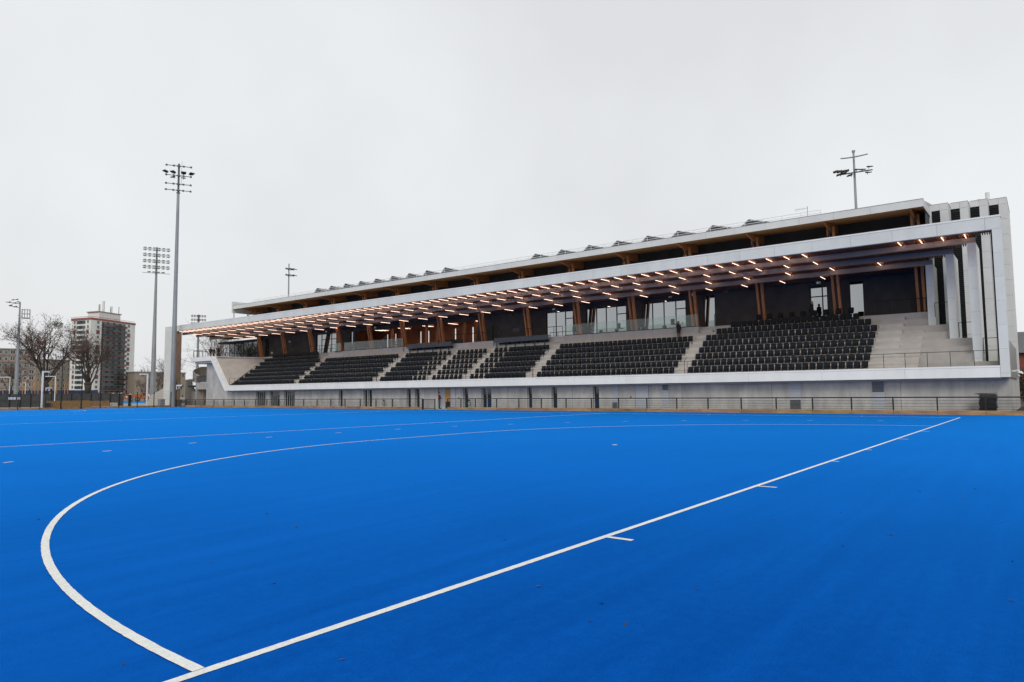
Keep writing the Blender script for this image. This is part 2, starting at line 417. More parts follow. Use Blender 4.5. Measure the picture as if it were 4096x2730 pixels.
def window(parent, x, ya, yb, za, zb, joints=(), glass='glass_mirror', frame='black_metal', fw_=.05, trans=None, dep=.08):
    """frame with a pane between each pair of joints"""
    f_ = MB(); js = [ya] + sorted(joints) + [yb]
    f_.box(x, x+dep, ya, yb, za, za+fw_); f_.box(x, x+dep, ya, yb, zb-fw_, zb)
    for i, j in enumerate(js):
        lo = j if i == 0 else j-fw_ if i == len(js)-1 else j-fw_/2
        f_.box(x, x+dep, lo, lo+fw_, za+fw_, zb-fw_)
    if trans:
        for (p0, p1) in trans: f_.box(x+.004, x+dep-.004, p0+fw_, p1-fw_, 2.2+za-fw_/2, 2.2+za+fw_/2)
    wo = mk('window', f_, frame, parent)
    for a, c_ in zip(js[:-1], js[1:]):
        q = MB(); q.box(x+dep*.45, x+dep*.55, a+.01, c_-.01, za+.01, zb-.01); mk('pane', q, glass, wo)
    return wo
for ya, yb, za, zb in GW[:3]:
    n = 5; window(st, XW+.20, ya, yb, za+.02, zb, [ya+(yb-ya)*k/n for k in range(1, n)], 'glass_ground', 'white_frame', .05)
for ya, yb, za, zb in GW[3:8]+GW[9:]:
    if yb-ya > 1.2: window(st, XW+.24, ya, yb, za, zb, [(ya+yb)/2+.1], 'glass_ground', 'white_frame', .05)
    else: window(st, XW+.24, ya, yb, za, zb, (), 'glass_ground', 'white_frame', .04)
# doorway with its open timber door, and the plain doors
d = MB(); d.box(XW+.22, XW+.27, 46.78, 47.68, .01, 2.16); do = mk('door', d, 'door_wood', st); do['label'] = 'ochre wooden door leaf'
d = MB(); d.box(XW+.215, XW+.219, 46.8, 47.66, .01, .75); mk('kick_plate', d, 'door_dark', do)
d = MB(); d.tube((XW+.17, 46.9, 1.02), (XW+.17, 47.05, 1.02), .012); d.tube((XW+.22, 46.9, 1.02), (XW+.17, 46.9, 1.02), .012); mk('handle', d, 'galv', do)
d = MB(); d.box(XW+.2, XW+.3, 47.7, 48.6, .0, 2.2); mk('door_panel', d, 'door_grey', st)
for ya, yb in ((45.98, 46.66), (23.4, 24.66)):
    d = MB(); d.box(XW-.03, XW-.002, ya, yb, .03, 2.2); do = mk('door', d, 'door_grey', st)
    d = MB(); d.tube((XW-.08, ya+.12, 1.02), (XW-.08, ya+.27, 1.02), .012, n=6); d.tube((XW-.03, ya+.12, 1.02), (XW-.08, ya+.12, 1.02), .012, n=6); mk('handle', d, 'galv', do)
    d = MB(); d.box(XW-.025, XW-.001, ya-.03, ya-.004, 0, 2.2); d.box(XW-.025, XW-.001, yb+.004, yb+.03, 0, 2.2); d.box(XW-.025, XW-.001, ya-.03, yb+.03, 2.2, 2.23); mk('door_frame', d, 'galv_dark', do)
def vent(ya, yb, ga, gb):
    d = MB(); d.box(XW-.04, XW-.002, ya, yb, .05, 2.24); o = mk('vent_panel', d, 'door_grey', st)
    d = MB(); z = ga
    while z < gb: d.prism([(XW-.075, z), (XW-.042, z+.035), (XW-.042, z+.05), (XW-.075, z+.012)], 'y', ya+.04, yb-.04); z += .075
    mk('vent_slats', d, 'galv_dark', o)['kind'] = 'stuff'
    d = MB()
    for k in range(1, 9): d.box(XW-.043, XW-.0405, ya+.01, yb-.01, .05+k*.24, .05+k*.24+.012)
    mk('panel_joint', d, 'galv_dark', o)
vent(26.4, 27.0, .12, .72); vent(21.5, 22.1, 1.75, 2.2); vent(10.75, 11.6, .1, .9); vent(5.1, 5.92, 1.45, 2.2)
d = MB()
for k in range(60):                        # formwork tie holes in the concrete
    for zz in (.62, 1.85):
        yy = -1.2+k*1.48
        if any(a-.2 < yy < b_+.2 for a, b_, _, _ in GW) or yy > 87: continue
        d.tube((XW-.004, yy, zz), (XW+.01, yy, zz), .028, n=6)
mk('tie_hole', d, 'galv_dark', gw)['kind'] = 'stuff'
for yy in (4.1, 12.9, 20.3, 31.2, 38.9, 45.2, 50.6, 56.0, 63.0, 68.8, 86.0):
    d = MB(); d.box(XW-.006, XW+.01, yy, yy+.018, 0, 2.6); mk('wall_joint', d, 'joint', gw)
for yy in (45.5, 25.1):
    d = MB(); d.ball((XW-.04, yy, 1.15), .05, .06, .09); mk('tap', d, 'black_metal', st)

# ---- white band along the front, panel by panel
b = MB(); b.box(XB+.05, XW+.25, -1.65, 89.6, 2.36, 3.0); band = mk('front_band', b, 'joint', st)
PW = 2.67
def row_of_panels(name, parent, x, z0, z1, ya, yb, m, th=.035, pw=PW, start=None):
    me = None; y = ya; first = True
    while y < yb-.05:
        e = min(y+pw if not (first and start) else start, yb); first = False
        q = MB(); q.box(x, x+th, y+.006, e-.006, z0, z1); mk(name, q, m, parent); y = e
row_of_panels('band_panel', band, XB, 2.32, 2.95, -1.69, 89.7, 'panel_band', pw=5.34)
b = MB(); b.box(XB-.012, XB+.42, -1.69, 89.65, 2.96, 3.08); mk('band_cap', b, 'panel_band', band)
b = MB(); b.box(XB+.04, XW+.01, -1.69, 89.7, 2.322, 2.352); mk('band_soffit', b, 'panel', band)
# band rising at the far end, and the raised balcony edge
b = MB(); b.prism([(90.2,2.32),(89.7,3.08),(93.55,7.47),(93.95,7.47),(94.15,6.84)], 'x', XB, XB+.42); mk('rising_band', b, 'panel_band', st)
b = MB(); b.prism([(89.7,2.32),(90.19,2.32),(89.72,3.075),(89.7,3.075)], 'x', XB+.001, XB+.42); mk('band_corner', b, 'panel_band', st)
def arc_pts(cx, cy, r_, a0, a1, n): return [(cx+r_*math.cos(a0+(a1-a0)*i/n), cy+r_*math.sin(a0+(a1-a0)*i/n)) for i in range(n+1)]
edge = [(XB, 94.16), (XB, 99.7)] + arc_pts(XB+1.4, 99.7, 1.4, math.pi, math.pi/2, 6)[1:] + [(44.4, 101.1), (44.4, 94.16)]
b = MB(); b.prism(edge, 'z', 6.84, 7.47); bal = mk('balcony_slab', b, 'panel_band', st)
e2 = [(XB+.45, 93.7), (XB+.45, 99.2)] + arc_pts(XB+1.75, 99.2, 1.3, math.pi, math.pi/2, 6)[1:] + [(44.4, 100.5), (44.4, 93.7)]
b = MB(); b.prism(e2, 'z', 6.55, 6.83); mk('slab_underside', b, 'panel', bal)
# sloping plastered cheek between the last seats and the balcony
A, B_, C_ = (XB+.4, 89.75, 3.05), (XB+.4, 93.6, 7.46), (42.6, 91.2, 7.46)
dq = Vector((.1, .12, -.12)); b = MB(); b.add([A, B_, C_] + [Vector(q)+dq for q in (A, B_, C_)], [(0,2,1), (3,4,5), (0,1,4,3), (1,2,5,4), (2,0,3,5)]); mk('sloping_cheek', b, 'concrete_terrace', st)
b = MB(); b.prism([(XB+.41, 93.2), (XB+.41, 94.2), (44.4, 94.2), (44.4, 91.0), (42.5, 91.0)], 'z', 7.30, 7.455); mk('upper_landing', b, 'concrete_pale', st)

# ---- terrace rows, each step a slab of its own
ter = MB(); ter.prism([(ROW_X-.3, 2.3), (ROW_X-.3, 2.6), (42.2, FLOOR-.5), (46, FLOOR-.5), (46, 2.3)], 'y', 3.0, 89.5)
terrace = mk('terrace', ter, 'concrete_terrace', st)
def right_end(x): return -1.69 if x < 37.2 else -.18 if x < 39.2 else 1.29 if x < 41.2 else 2.8
for r_ in range(8):
    xa = ROW_X + ROW_D*r_; za = ROW_Z+ROW_H*r_
    x0 = xa if r_ else XB+.42
    yl = 89.95 + .2*(xa-35.2)
    q = MB(); q.box(x0, xa+ROW_D+.05, right_end(xa), yl, za-.64, za); mk('terrace_step', q, 'concrete_terrace', terrace)
AISLES = [(4.4, 6.05), (19.75, 20.95), (35.3, 36.65), (44.0, 45.0), (49.55, 50.4), (57.95, 59.3), (73.75, 74.9)]
for ai, (ya, yb) in enumerate(AISLES):
    q = MB(); q.box(-ROW_D/2, 0, ya, yb, -.30, 0); me = q.mesh('aisle_step', 'concrete_pale')
    for r_ in range(0, 8):
        xe = ROW_X+ROW_D*(r_+1); put('aisle_step', me, terrace, (xe, .003, ROW_Z+ROW_H*r_+.295))
    q = MB(); q.box(-.045, -.004, ya+.1, yb-.1, 0, .004); me2 = q.mesh('nosing', 'galv_dark')
    for r_ in range(0, 8):
        for k_ in (0, 1): put('nosing', me2, terrace, (ROW_X+ROW_D*(r_+1)-(ROW_D/2-.06 if k_ == 0 else -.06), 0, ROW_Z+ROW_H*r_+(.295 if k_ == 0 else ROW_H)+.001))
# upper floor behind the rows
FZ = FLOOR
for ya, yb, xa in ((2.8, 20.9, 42.31), (20.9, 74.9, 41.72), (74.9, 97.0, 42.31)):
    q = MB(); q.box(xa, 53.2 if 20 < ya < 21 else 46, ya, yb+(4.2 if 20 < ya < 21 else 0) if False else yb, FZ-.75, FZ); mk('upper_floor', q, 'concrete_pale', terrace)
# parapets in front of the boxes, dark desks, glass balustrades
def parapet(ya, yb, x=41.5, z0=5.9, z1=None):
    q = MB(); q.box(x, x+.2, ya, yb, z0, FZ if z1 is None else z1); return mk('parapet', q, 'concrete_terrace', st)
parapet(20.9, 35.6); parapet(59.75, 71.4); parapet(45.1, 48.7); parapet(36.7, 44.0, 41.56, 5.9, 6.95); parapet(50.4, 57.9, 41.56, 5.9, 6.95); parapet(74.95, 76.9, 42.25, 6.5); parapet(17.5, 19.6, 42.25, 6.5)
parapet(71.45, 73.7, 41.56, 5.9, 6.9)
def balustrade(ya, yb, x=41.55, h=1.14):
    t = thing('glass_balustrade', BAL_LABEL[int(ya)], 'balustrade', (x, ya, FZ), 'glass balustrades in front of the boxes')
    n = round((yb-ya)/1.55); wd = (yb-ya)/n
    for k in range(n):
        q = MB(); q.box(x+.02, x+.036, ya+k*wd+.012, ya+(k+1)*wd-.012, FZ+.02, FZ+h); mk('pane', q, 'glass_clear', t)
    q = MB(); q.box(x-.01, x+.07, ya, yb, FZ+.002, FZ+.07); mk('channel', q, 'black_metal', t)
BAL_LABEL = {20: 'long clear glass balustrade on the parapet where the dark-coated person stands',
             59: 'long clear glass balustrade in front of the open timber lobby', 72: 'short clear glass screen beside the glazed double doors'}
balustrade(20.95, 35.5); balustrade(59.8, 71.3); balustrade(72.0, 73.6)
def desk(ya, yb, label):
    t = thing('press_desk', label, 'desk', (41.2, (ya+yb)/2, 6.95), 'dark press desks above the seats')
    q = MB(); q.box(40.98, 41.02, ya, yb, 7.22, 7.72); mk('front_panel', q, 'grey_metal_dark', t)
    q = MB(); q.box(41.02, 41.5, ya, yb, 7.60, 7.64); mk('desk_top', q, 'grey_metal_dark', t)
    y = ya+.5
    while y < yb:
        q = MB(); q.box(41.05, 41.13, y, y+.08, 6.34, 7.6); mk('leg', q, 'black_metal', t); y += 1.3
    y = ya+.25
    while y < yb-.2:
        q = MB(); q.box(41.25, 41.55, y, y+.34, 7.02, 7.18); q.tube((41.4, y+.17, 6.95), (41.4, y+.17, 7.05), .03, n=6); mk('stool_pad', q, 'seat_black', t); y += .63
desk(37.2, 44.55, 'long dark grey press desk above the seats, beside the glazed box doors')
desk(51.0, 58.5, 'long dark grey press desk above the seats, in front of the open lobby slits')

# ---- dark upper wall with glazed openings
UW = [(7.71,8.79,FZ,10.74),(10.49,11.97,FZ,10.72),(20.5,21.6,FZ,10.75),(23.4,28.09,FZ,10.7),(29.9,34.73,FZ,10.72),(36.4,39.96,FZ,10.7),
      (40.93,41.94,FZ,9.67),(46.71,47.77,FZ,9.65),(50.0,72.7,FZ,10.45),(73.2,73.76,FZ,10.7),(76.9,81.6,FZ,10.65),(84.9,88.95,FZ,9.65),(93.7,94.8,FZ,10.68)]
b = MB(); walls(b, XR, XR+.3, 2.6, 97.0, FZ-.3, 15.75, UW); rw = mk('rear_wall', b, 'dark_wall', st)
b = MB()
for ya, yb, za, zb in UW:
    if yb-ya < 15: b.box(XR+.5, XR+.6, ya-.1, yb+.1, FZ, 11.2)
mk('room_back', b, 'dark_wall', st)
window(st, XR+.1, 7.71, 8.79, FZ, 10.74, dep=.1)
window(st, XR+.1, 10.49, 11.97, FZ, 10.72, [10.95], trans=[(10.49, 11.97)], dep=.1, fw_=.09)
window(st, XR+.1, 20.5, 21.6, FZ, 10.75, dep=.1)
window(st, XR+.1, 23.4, 28.09, FZ, 10.7, [24.5, 25.76, 27.0], trans=[(23.4, 24.5)], dep=.1, fw_=.09)
window(st, XR+.1, 29.9, 34.73, FZ, 10.72, [31.07, 32.33, 33.5], trans=[(29.9, 31.07)], dep=.1, fw_=.09)
window(st, XR+.1, 36.4, 39.96, FZ, 10.7, [37.45, 38.7], trans=[(36.4, 37.45)], dep=.1, fw_=.09)
window(st, XR+.1, 73.2, 73.76, FZ, 10.7, dep=.1)
window(st, XR+.1, 76.9, 81.6, FZ, 10.65, [78.1, 79.25, 80.4], trans=[(76.9, 78.1), (78.1, 79.25), (79.25, 80.4)], dep=.1, fw_=.1)
window(st, XR+.1, 93.7, 94.8, FZ, 10.68, dep=.1, glass='glass_lounge')
for ya, yb, zb in ((40.93, 41.94, 9.67), (46.71, 47.77, 9.65), (84.9, 86.2, 9.65), (86.25, 87.55, 9.65), (87.6, 88.95, 9.65)):
    d = MB(); d.box(XR+.08, XR+.13, ya, yb, FZ+.01, zb); do = mk('door', d, 'door_dark', st)
    d = MB(); d.tube((XR+.04, ya+.1, FZ+1.05), (XR+.04, ya+.1, FZ+1.3), .015, n=6); mk('handle', d, 'galv', do)
for ya, yb in ((90.4, 91.1), (83.4, 84.2)):
    d = MB(); d.box(XR-.03, XR-.002, ya, yb, FZ+.02, 9.65); mk('door', d, 'door_dark', st)
for yy, zz in ((11.2, 10.9), (25.0, 10.98), (38.9, 10.85), (56.5, 10.75), (68.5, 10.75), (79.2, 10.85), (88.2, 9.85)):
    d = MB(); d.box(XR-.05, XR-.003, yy-.16, yy+.16, zz-.08, zz+.08); o = mk('exit_sign', d, 'sign_glow', st)
    d = MB(); d.box(XR-.056, XR-.051, yy-.14, yy-.02, zz-.06, zz+.06); d.box(XR-.056, XR-.051, yy+.03, yy+.14, zz-.012, zz+.012)
    d.add([(XR-.056, yy+.17, zz), (XR-.056, yy+.09, zz+.05), (XR-.056, yy+.09, zz-.05)], [(0,1,2)]); mk('pictogram', d, 'sign_green', o)
for yy, zz in ((19.35, 10.95), (44.9, 10.75), (82.4, 10.5)):
    d = MB(); d.box(XR-.14, XR-.003, yy-.28, yy+.28, zz-.12, zz+.12); o = mk('wall_light', d, 'black_metal', st)
    d = MB(); d.box(XR-.15, XR-.141, yy-.22, yy+.22, zz-.08, zz+.06); mk('light_lens', d, 'grey_metal_dark', o)
for yy, zz in ((81.0-.1, 10.35), (48.0, 10.55), (22.0, 10.75)):
    d = MB(); d.box(43.0, 43.16, yy-.07, yy+.07, zz-.16, zz+.16); mk('loudspeaker', d, 'steel_white', st)
for yy, zz, ww, hh in ((44.2, 8.9, .45, .17), (83.85, 8.7, .2, .2), (92.9, 8.3, .18, .15), (96.0, 8.4, .2, .25)):
    d = MB(); d.box(XR-.02, XR-.003, yy-ww, yy+ww, zz-hh, zz+hh); mk('wall_plate', d, 'steel_white' if ww < .3 else 'grey_metal_dark', st)

# ---- open lobby behind the wall
LX = 53.0
sl = [57.95, 59.6, 61.2, 64.75, 66.45, 68.05, 73.4, 75.2]
b = MB(); walls(b, LX, LX+.25, 49.7, 79.0, FZ, 11.3, [(y, y+.4, FZ+.05, 10.75) for y in sl]); mk('lobby_back_wall', b, 'timber_panel', st)
for yy in (49.7, 78.7):
    b = MB(); b.box(XR+.3, LX, yy, yy+.3, FZ, 11.3); mk('lobby_side_wall', b, 'timber_panel', st)
b = MB(); b.box(XR+.3, LX+.25, 49.7, 79.0, 11.2, 11.35); mk('lobby_ceiling', b, 'timber_panel', st)
b = MB(); b.box(46.5, 46.7, 54.0, 58.5, FZ, FZ+1.0); mk('lobby_counter', b, 'door_dark', st)
b = MB(); b.box(47.5, 47.8, 59.5, 63.5, FZ, FZ+.95); mk('lobby_counter', b, 'door_wood', st)
for yy in (53.0, 59.6, 66.2):
    b = MB(); b.bar((45.6, yy, FZ), (45.6, yy, 10.6), .3, .3); b.bar((47.2, yy-.5, FZ), (47.2, yy-.5, 10.6), .34, .34); mk('lobby_post', b, 'timber', st)
# the building's body behind: roof slab, back wall
b = MB(); walls(b, 55.6, 55.9, -1.7, 97, 0, 15.5, [(49.5, 79.2, FZ, 11.4)]); mk('back_wall', b, 'panel_grey', st)

# ---- timber columns: inclined pairs with a tapered arm under the upper roof
def col_x(z): return 43.7 - .2*(z-FZ)
CY = [3.42,9.5,15.75,22.05,28.5,35.0,41.6,48.2,54.9,61.55,68.0,74.6,81.05,87.8,94.2]
pm = MB()
for s_ in (-.21, .21):
    zb_, zt_ = FZ, 15.1
    pm.hexa([(col_x(zb_)-.16, s_-.1, zb_), (col_x(zb_)+.16, s_-.1, zb_), (col_x(zb_)+.16, s_+.1, zb_), (col_x(zb_)-.16, s_+.1, zb_),
             (col_x(zt_)-.16, s_-.1, zt_), (col_x(zt_)+.16, s_-.1, zt_), (col_x(zt_)+.16, s_+.1, zt_), (col_x(zt_)-.16, s_+.1, zt_)])
def half(mb, i):
    q = MB(); q.v = mb.v[i*8:(i+1)*8]; q.f = [[v for v in f] for f in mb.f[:6]]; q.m = [0]*6; return q
post_me = [half(pm, i).mesh('post', 'timber') for i in (0, 1)]
am = MB(); am.prism([(39.75, 15.06), (41.55, 14.78), (42.6, 14.72), (44.58, 14.95), (44.58, 15.62)], 'y', -.09, .09); arm_me = am.mesh('arm', 'timber')
sm = MB(); sm.tube((41.95, 0, 14.78), (39.7, 0, 12.72), .06, n=8); strut_me = sm.mesh('strut', 'galv_dark')
pl = MB(); pl.box(41.85, 42.15, -.12, .12, 14.62, 14.85); plate_me = pl.mesh('steel_plate', 'galv_dark')
for yy in CY:
    t = MB(); t.box(col_x(FZ)-.25, col_x(FZ)+.25, yy-.36, yy+.36, FZ+.001, FZ+.05)
    base = mk('timber_column', t, 'galv_dark', st)
    for m_ in post_me: put('post', m_, base, (0, yy, 0))
    put('arm', arm_me, base, (0, yy, 0)); put('strut', strut_me, base, (0, yy-.02, 0)); put('steel_plate', plate_me, base, (0, yy, 0))

# ---- canopy: deck, fascia panels, cross beams, slatted timber ceiling
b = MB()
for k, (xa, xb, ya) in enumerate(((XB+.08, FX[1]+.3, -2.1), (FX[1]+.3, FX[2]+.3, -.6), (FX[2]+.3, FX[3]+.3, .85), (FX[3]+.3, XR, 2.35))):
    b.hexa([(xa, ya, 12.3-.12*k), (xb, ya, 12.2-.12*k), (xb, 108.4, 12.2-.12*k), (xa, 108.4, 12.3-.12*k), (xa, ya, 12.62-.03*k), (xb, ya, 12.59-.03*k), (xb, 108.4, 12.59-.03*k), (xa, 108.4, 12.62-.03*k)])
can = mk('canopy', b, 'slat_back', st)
b = MB(); b.prism([(XB+.75, 12.64), (XR, 12.47), (XR, 12.52), (XB+.75, 12.69)], 'y', 2.9, 108.3); mk('canopy_deck', b, 'roof_sheet', can)
b = MB(); b.box(XB+.04, XB+.5, -2.15, 108.45, 11.92, 12.615); mk('fascia_backing', b, 'joint', can)
y = -1.34; row_of_panels('fascia_panel', can, XB, 11.89, 12.66, Y0, Y1, 'panel', start=-1.34)
b = MB(); b.box(XB-.02, XB+.7, Y0-.01, Y1+.01, 12.67, 12.78); mk('fascia_cap', b, 'panel_band', can)
b = MB(); b.box(XB+.001, XB+.3, -1.7, 105.1, 11.875, 11.889); mk('fascia_soffit', b, 'panel', can)
BT, BBm = {1: 11.84, 2: 11.58, 3: 11.27}, {1: 11.53, 2: 11.27, 3: 10.96}
BY = {1: (-.68, 107.0), 2: (.8, 106.5), 3: (2.3, 106.0)}
for k in (1, 2, 3):
    ya, yb = BY[k]; b = MB(); b.box(FX[k]+.04, FX[k]+.24, ya+.05, yb, BBm[k]+.01, BT[k]+.04); bo = mk('cross_beam', b, 'joint', can)
    row_of_panels('beam_panel', bo, FX[k], BBm[k], BT[k]+.05, ya, yb, 'panel_beam_shaded', start={1: 1.72, 2: 2.9, 3: 4.2}[k])
    b = MB(); b.box(FX[k]+.001, FX[k]+.25, ya+.001, yb, BBm[k]-.014, BBm[k]-.001); mk('beam_soffit', b, 'panel_beam_shaded', bo)
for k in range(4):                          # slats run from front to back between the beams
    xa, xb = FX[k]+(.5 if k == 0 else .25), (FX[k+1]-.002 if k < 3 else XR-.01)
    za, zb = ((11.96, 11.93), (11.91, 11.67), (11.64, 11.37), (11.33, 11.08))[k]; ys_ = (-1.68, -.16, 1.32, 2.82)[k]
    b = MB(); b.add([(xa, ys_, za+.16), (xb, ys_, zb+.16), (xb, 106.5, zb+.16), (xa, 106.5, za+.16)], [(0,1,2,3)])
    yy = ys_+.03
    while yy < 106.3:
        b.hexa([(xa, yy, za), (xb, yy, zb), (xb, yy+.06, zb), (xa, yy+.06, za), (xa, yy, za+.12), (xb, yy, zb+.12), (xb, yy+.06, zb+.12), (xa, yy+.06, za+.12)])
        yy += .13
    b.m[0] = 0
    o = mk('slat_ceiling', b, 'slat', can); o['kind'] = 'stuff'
b = MB(); b.box(XR-.5, XR, 2.7, 97, 10.98, 11.3); mk('rear_trim', b, 'dark_wall', can)

# ---- frame legs at the near end: deep blades clad in panels
def leg(k, ya, yb, zb_, zt_, dep, m='panel', first=1.55):
    b = MB(); b.box(FX[k]+.03, FX[k]+dep, ya+.03, yb-.03, zb_, zt_); o = mk('frame_leg', b, 'joint', st)
    z = zt_; i = 0
    while z > zb_+.01:
        lo = max(z-first, zb_)
        q = MB(); q.box(FX[k], FX[k]+.03, ya, yb, lo+.008, z); mk('leg_panel', q, m, o)
        q = MB(); q.box(FX[k]+.031, FX[k]+dep, ya, ya+.03, lo+.008, z); mk('leg_panel', q, m, o)
        q = MB(); q.box(FX[k]+.031, FX[k]+dep, yb-.03, yb, lo+.008, z); mk('leg_panel', q, m, o)
        z = lo
    return o
leg(0, -2.2, -1.70, 2.32, 11.88, .8)
leg(1, -.68, -.17, 3.4, 11.51, 3.0, first=1.57)
leg(2, .80, 1.30, 4.5, 11.25, 3.0, first=1.57)
leg(3, 2.30, 2.80, 5.7, 10.94, 3.0, first=1.57)
b = MB(); b.box(XB+.81, FX[7]-.01, -2.19, -2.13, 2.34, 4.75); mk('end_panel', b, 'steel_side', st)
b = MB(); b.box(XB+.8, 56, -2.12, -1.76, 2.5, 2.62); mk('end_soffit', b, 'panel', st)
b = MB(); b.box(XB+.5, XW+.3, -2.15, -1.7, 2.33, 2.5); mk('end_soffit', b, 'panel', st)
# far end pier
b = MB(); b.box(XB+.03, 36.25, 105.22, 108.46, -.1, 11.9); o = mk('end_pier', b, 'joint', st)
z = 11.88
while z > 0:
    lo = max(z-1.55, 0)
    q = MB(); q.box(XB, XB+.03, 105.2, 108.5, lo+.01, z); mk('leg_panel', q, 'panel_grey', o)
    q = MB(); q.box(XB+.031, 36.28, 105.19, 105.22, lo+.01, z); mk('leg_panel', q, 'corten', o)
    z = lo

# ---- stepped end facade behind the legs: louvres between pale columns
SEGY = [1.31, .16, -1.01, -2.2]; SEGT = [15.92, 16.32, 16.72, 17.1]
def louvre(parent, x, ya, yb, za, zb):
    b = MB(); b.box(x+.16, x+.2, ya, yb, za, zb); o = mk('louvre_panel', b, 'louvre', parent)
    b = MB(); z = za
    while z < zb-.1:
        b.hexa([(x+.03, ya, z), (x+.15, ya, z+.07), (x+.15, yb, z+.07), (x+.03, yb, z), (x+.03, ya, z+.03), (x+.15, ya, z+.1), (x+.15, yb, z+.1), (x+.03, yb, z+.03)]); z += .16
    mk('louvre_blades', b, 'louvre', o)['kind'] = 'stuff'
for j in range(4):
    x, yr, zt_ = FX[4+j], SEGY[j], SEGT[j]
    zb_ = 2.6
    b = MB(); b.box(x+.21, x+.4, yr+.05, yr+1.6, zb_, zt_-.05); o = mk('end_facade', b, 'joint', st)
    z = zt_-.5
    while z > zb_:
        lo = max(z-1.25, zb_); q = MB(); q.box(x, x+.2, yr, yr+.55, lo+.01, z-.004); mk('column_panel', q, 'panel_grey', o); z = lo
    q = MB(); q.box(x, x+.2, yr, yr+.55, zt_-.49, zt_); mk('column_panel', q, 'panel_grey', o)
    q = MB(); q.box(x, x+.2, yr+.56, yr+1.6, zt_-.49, zt_); mk('column_panel', q, 'panel_grey', o)
    louvre(o, x, yr+.56, yr+1.55, zb_, zt_-.52)
    xe = FX[5+j] if j < 3 else 56
    b = MB(); b.box(x+.201, xe, yr+.01, yr+.06, zb_ if j < 3 else 2.62, zt_-.01); mk('return_wall', b, 'panel_grey', o)
    b = MB(); b.box(x-.012, xe, yr-.01, (SEGY[j-1] if j else 2.6), zt_+.001, zt_+.03); mk('coping', b, 'galv', o)
# small handrails in the gaps between the legs
for (x, ya, yb, z) in ((41.0, -.17+1.0, 2.3, 0), (40.0, -.1, .78, 0), (38.4, -1.7, -.7, 0)):
    zf = {41.0: 6.95, 40.0: 5.3, 38.4: 4.0}[x]
    b = MB(); b.tube((x, ya, zf+1.05), (x, yb, zf+1.05), .022, n=6); b.tube((x, yb, zf), (x, yb, zf+1.05), .022, n=6); b.tube((x, ya, zf), (x, ya, zf+1.05), .022, n=6); mk('handrail', b, 'black_metal', st)

# ---- upper roof
XU = FX[2]
b = MB(); b.prism([(XU+.05, 15.06), (XU+.05, 15.52), (56, 18.0), (56, 17.4), (XR+.3, 15.74)], 'y', 2.55, 95.5); ur = mk('upper_roof', b, 'roof_sheet', st)
b = MB(); b.prism([(XU+.04, 15.02), (XU+.04, 15.055), (XR, 15.72), (XR, 15.68)], 'y', 2.6, 95.4); mk('timber_soffit', b, 'timber_soffit', ur)
row_of_panels('roof_fascia_panel', ur, XU, 15.0, 15.55, 2.5, 95.5, 'panel_grey', start=5.99, pw=2.62)
b = MB(); b.box(XU-.012, XU+.4, 2.48, 95.5, 15.555, 15.6); mk('roof_coping', b, 'galv', ur)
b = MB(); b.prism([(XU+.036, 15.0), (XU+.036, 15.56), (FX[4], 15.56), (FX[4], 15.0)], 'y', 2.49, 2.54); mk('roof_return', b, 'panel_grey', ur)
b = MB(); b.box(41.2, FX[4]-.05, 2.56, 2.62, 12.7, 14.95); mk('mesh_screen', b, 'grey_metal_dark', st)
b = MB(); b.box(FX[4]-.2, FX[4]+.2, 2.42, 2.7, 11.0, 15.5); mk('corner_post', b, 'panel_grey', st)
b = MB(); b.box(XU-.02, XU+5.2, 95.51, 95.8, 14.45, 16.2); o = mk('roof_end_panel', b, 'panel_grey', ur)
for xx in (39.6, 41.9):
    b = MB(); b.tube((xx, 95.65, 12.4), (xx, 95.65, 14.45), .07); mk('roof_prop', b, 'galv', ur)
# roof rail
def rz(x): return 15.56 + (x-39.35)*.149
b = MB(); xx = 40.5; z0 = rz(xx)
for zz in (.28, .5): b.tube((xx, 9.8, z0+zz), (xx, 91.8, z0+zz), .024, n=5)
rail = mk('roof_rail', b, 'steel_white', ur)
b = MB(); b.tube((0, 0, 0), (0, 0, .5), .024, n=5); me = b.mesh('rail_post', 'steel_white')
yy = 9.8
while yy < 92: put('rail_post', me, rail, (xx, yy, z0)); yy += 1.55
# ventilation pipes
for yy, rr, hh, xx in ((-.9, .16, .85, 50.6), (-.3, .12, .4, 50.6)):
    b = MB(); b.tube((xx, yy, 16.7), (xx, yy, 17.1+hh), rr, n=10); mk('vent_pipe', b, 'steel_white', st)

# ---- front guard rail of the first row
gr = thing('guard_rail', 'thin black guard rail along the top of the white front band', 'guard rail', (XB+.3, 44, 3.08))
b = MB(); b.tube((XB+.3, -1.66, 4.08), (XB+.3, 89.6, 4.08), .02, n=6); mk('top_rail', b, 'black_metal', gr)
b = MB(); b.tube((0, 0, 0), (0, 0, 1.0), .018, n=6); me = b.mesh('post', 'black_metal')
yy = -1.64
while yy < 89.7: put('post', me, gr, (XB+.3, yy, 3.08)); yy += 1.32
for ya, yb in AISLES[1:]:
    b = MB()
    for yq in (ya+.05, yb-.05):
        b.tube((XB+.45, yq, 3.0), (XB+.45, yq, 4.15), .024, n=6); b.tube((XB+.45, yq, 4.15), (XB+1.0, yq, 4.45), .02, n=6)
    mk('aisle_gate_post', b, 'black_metal', gr)
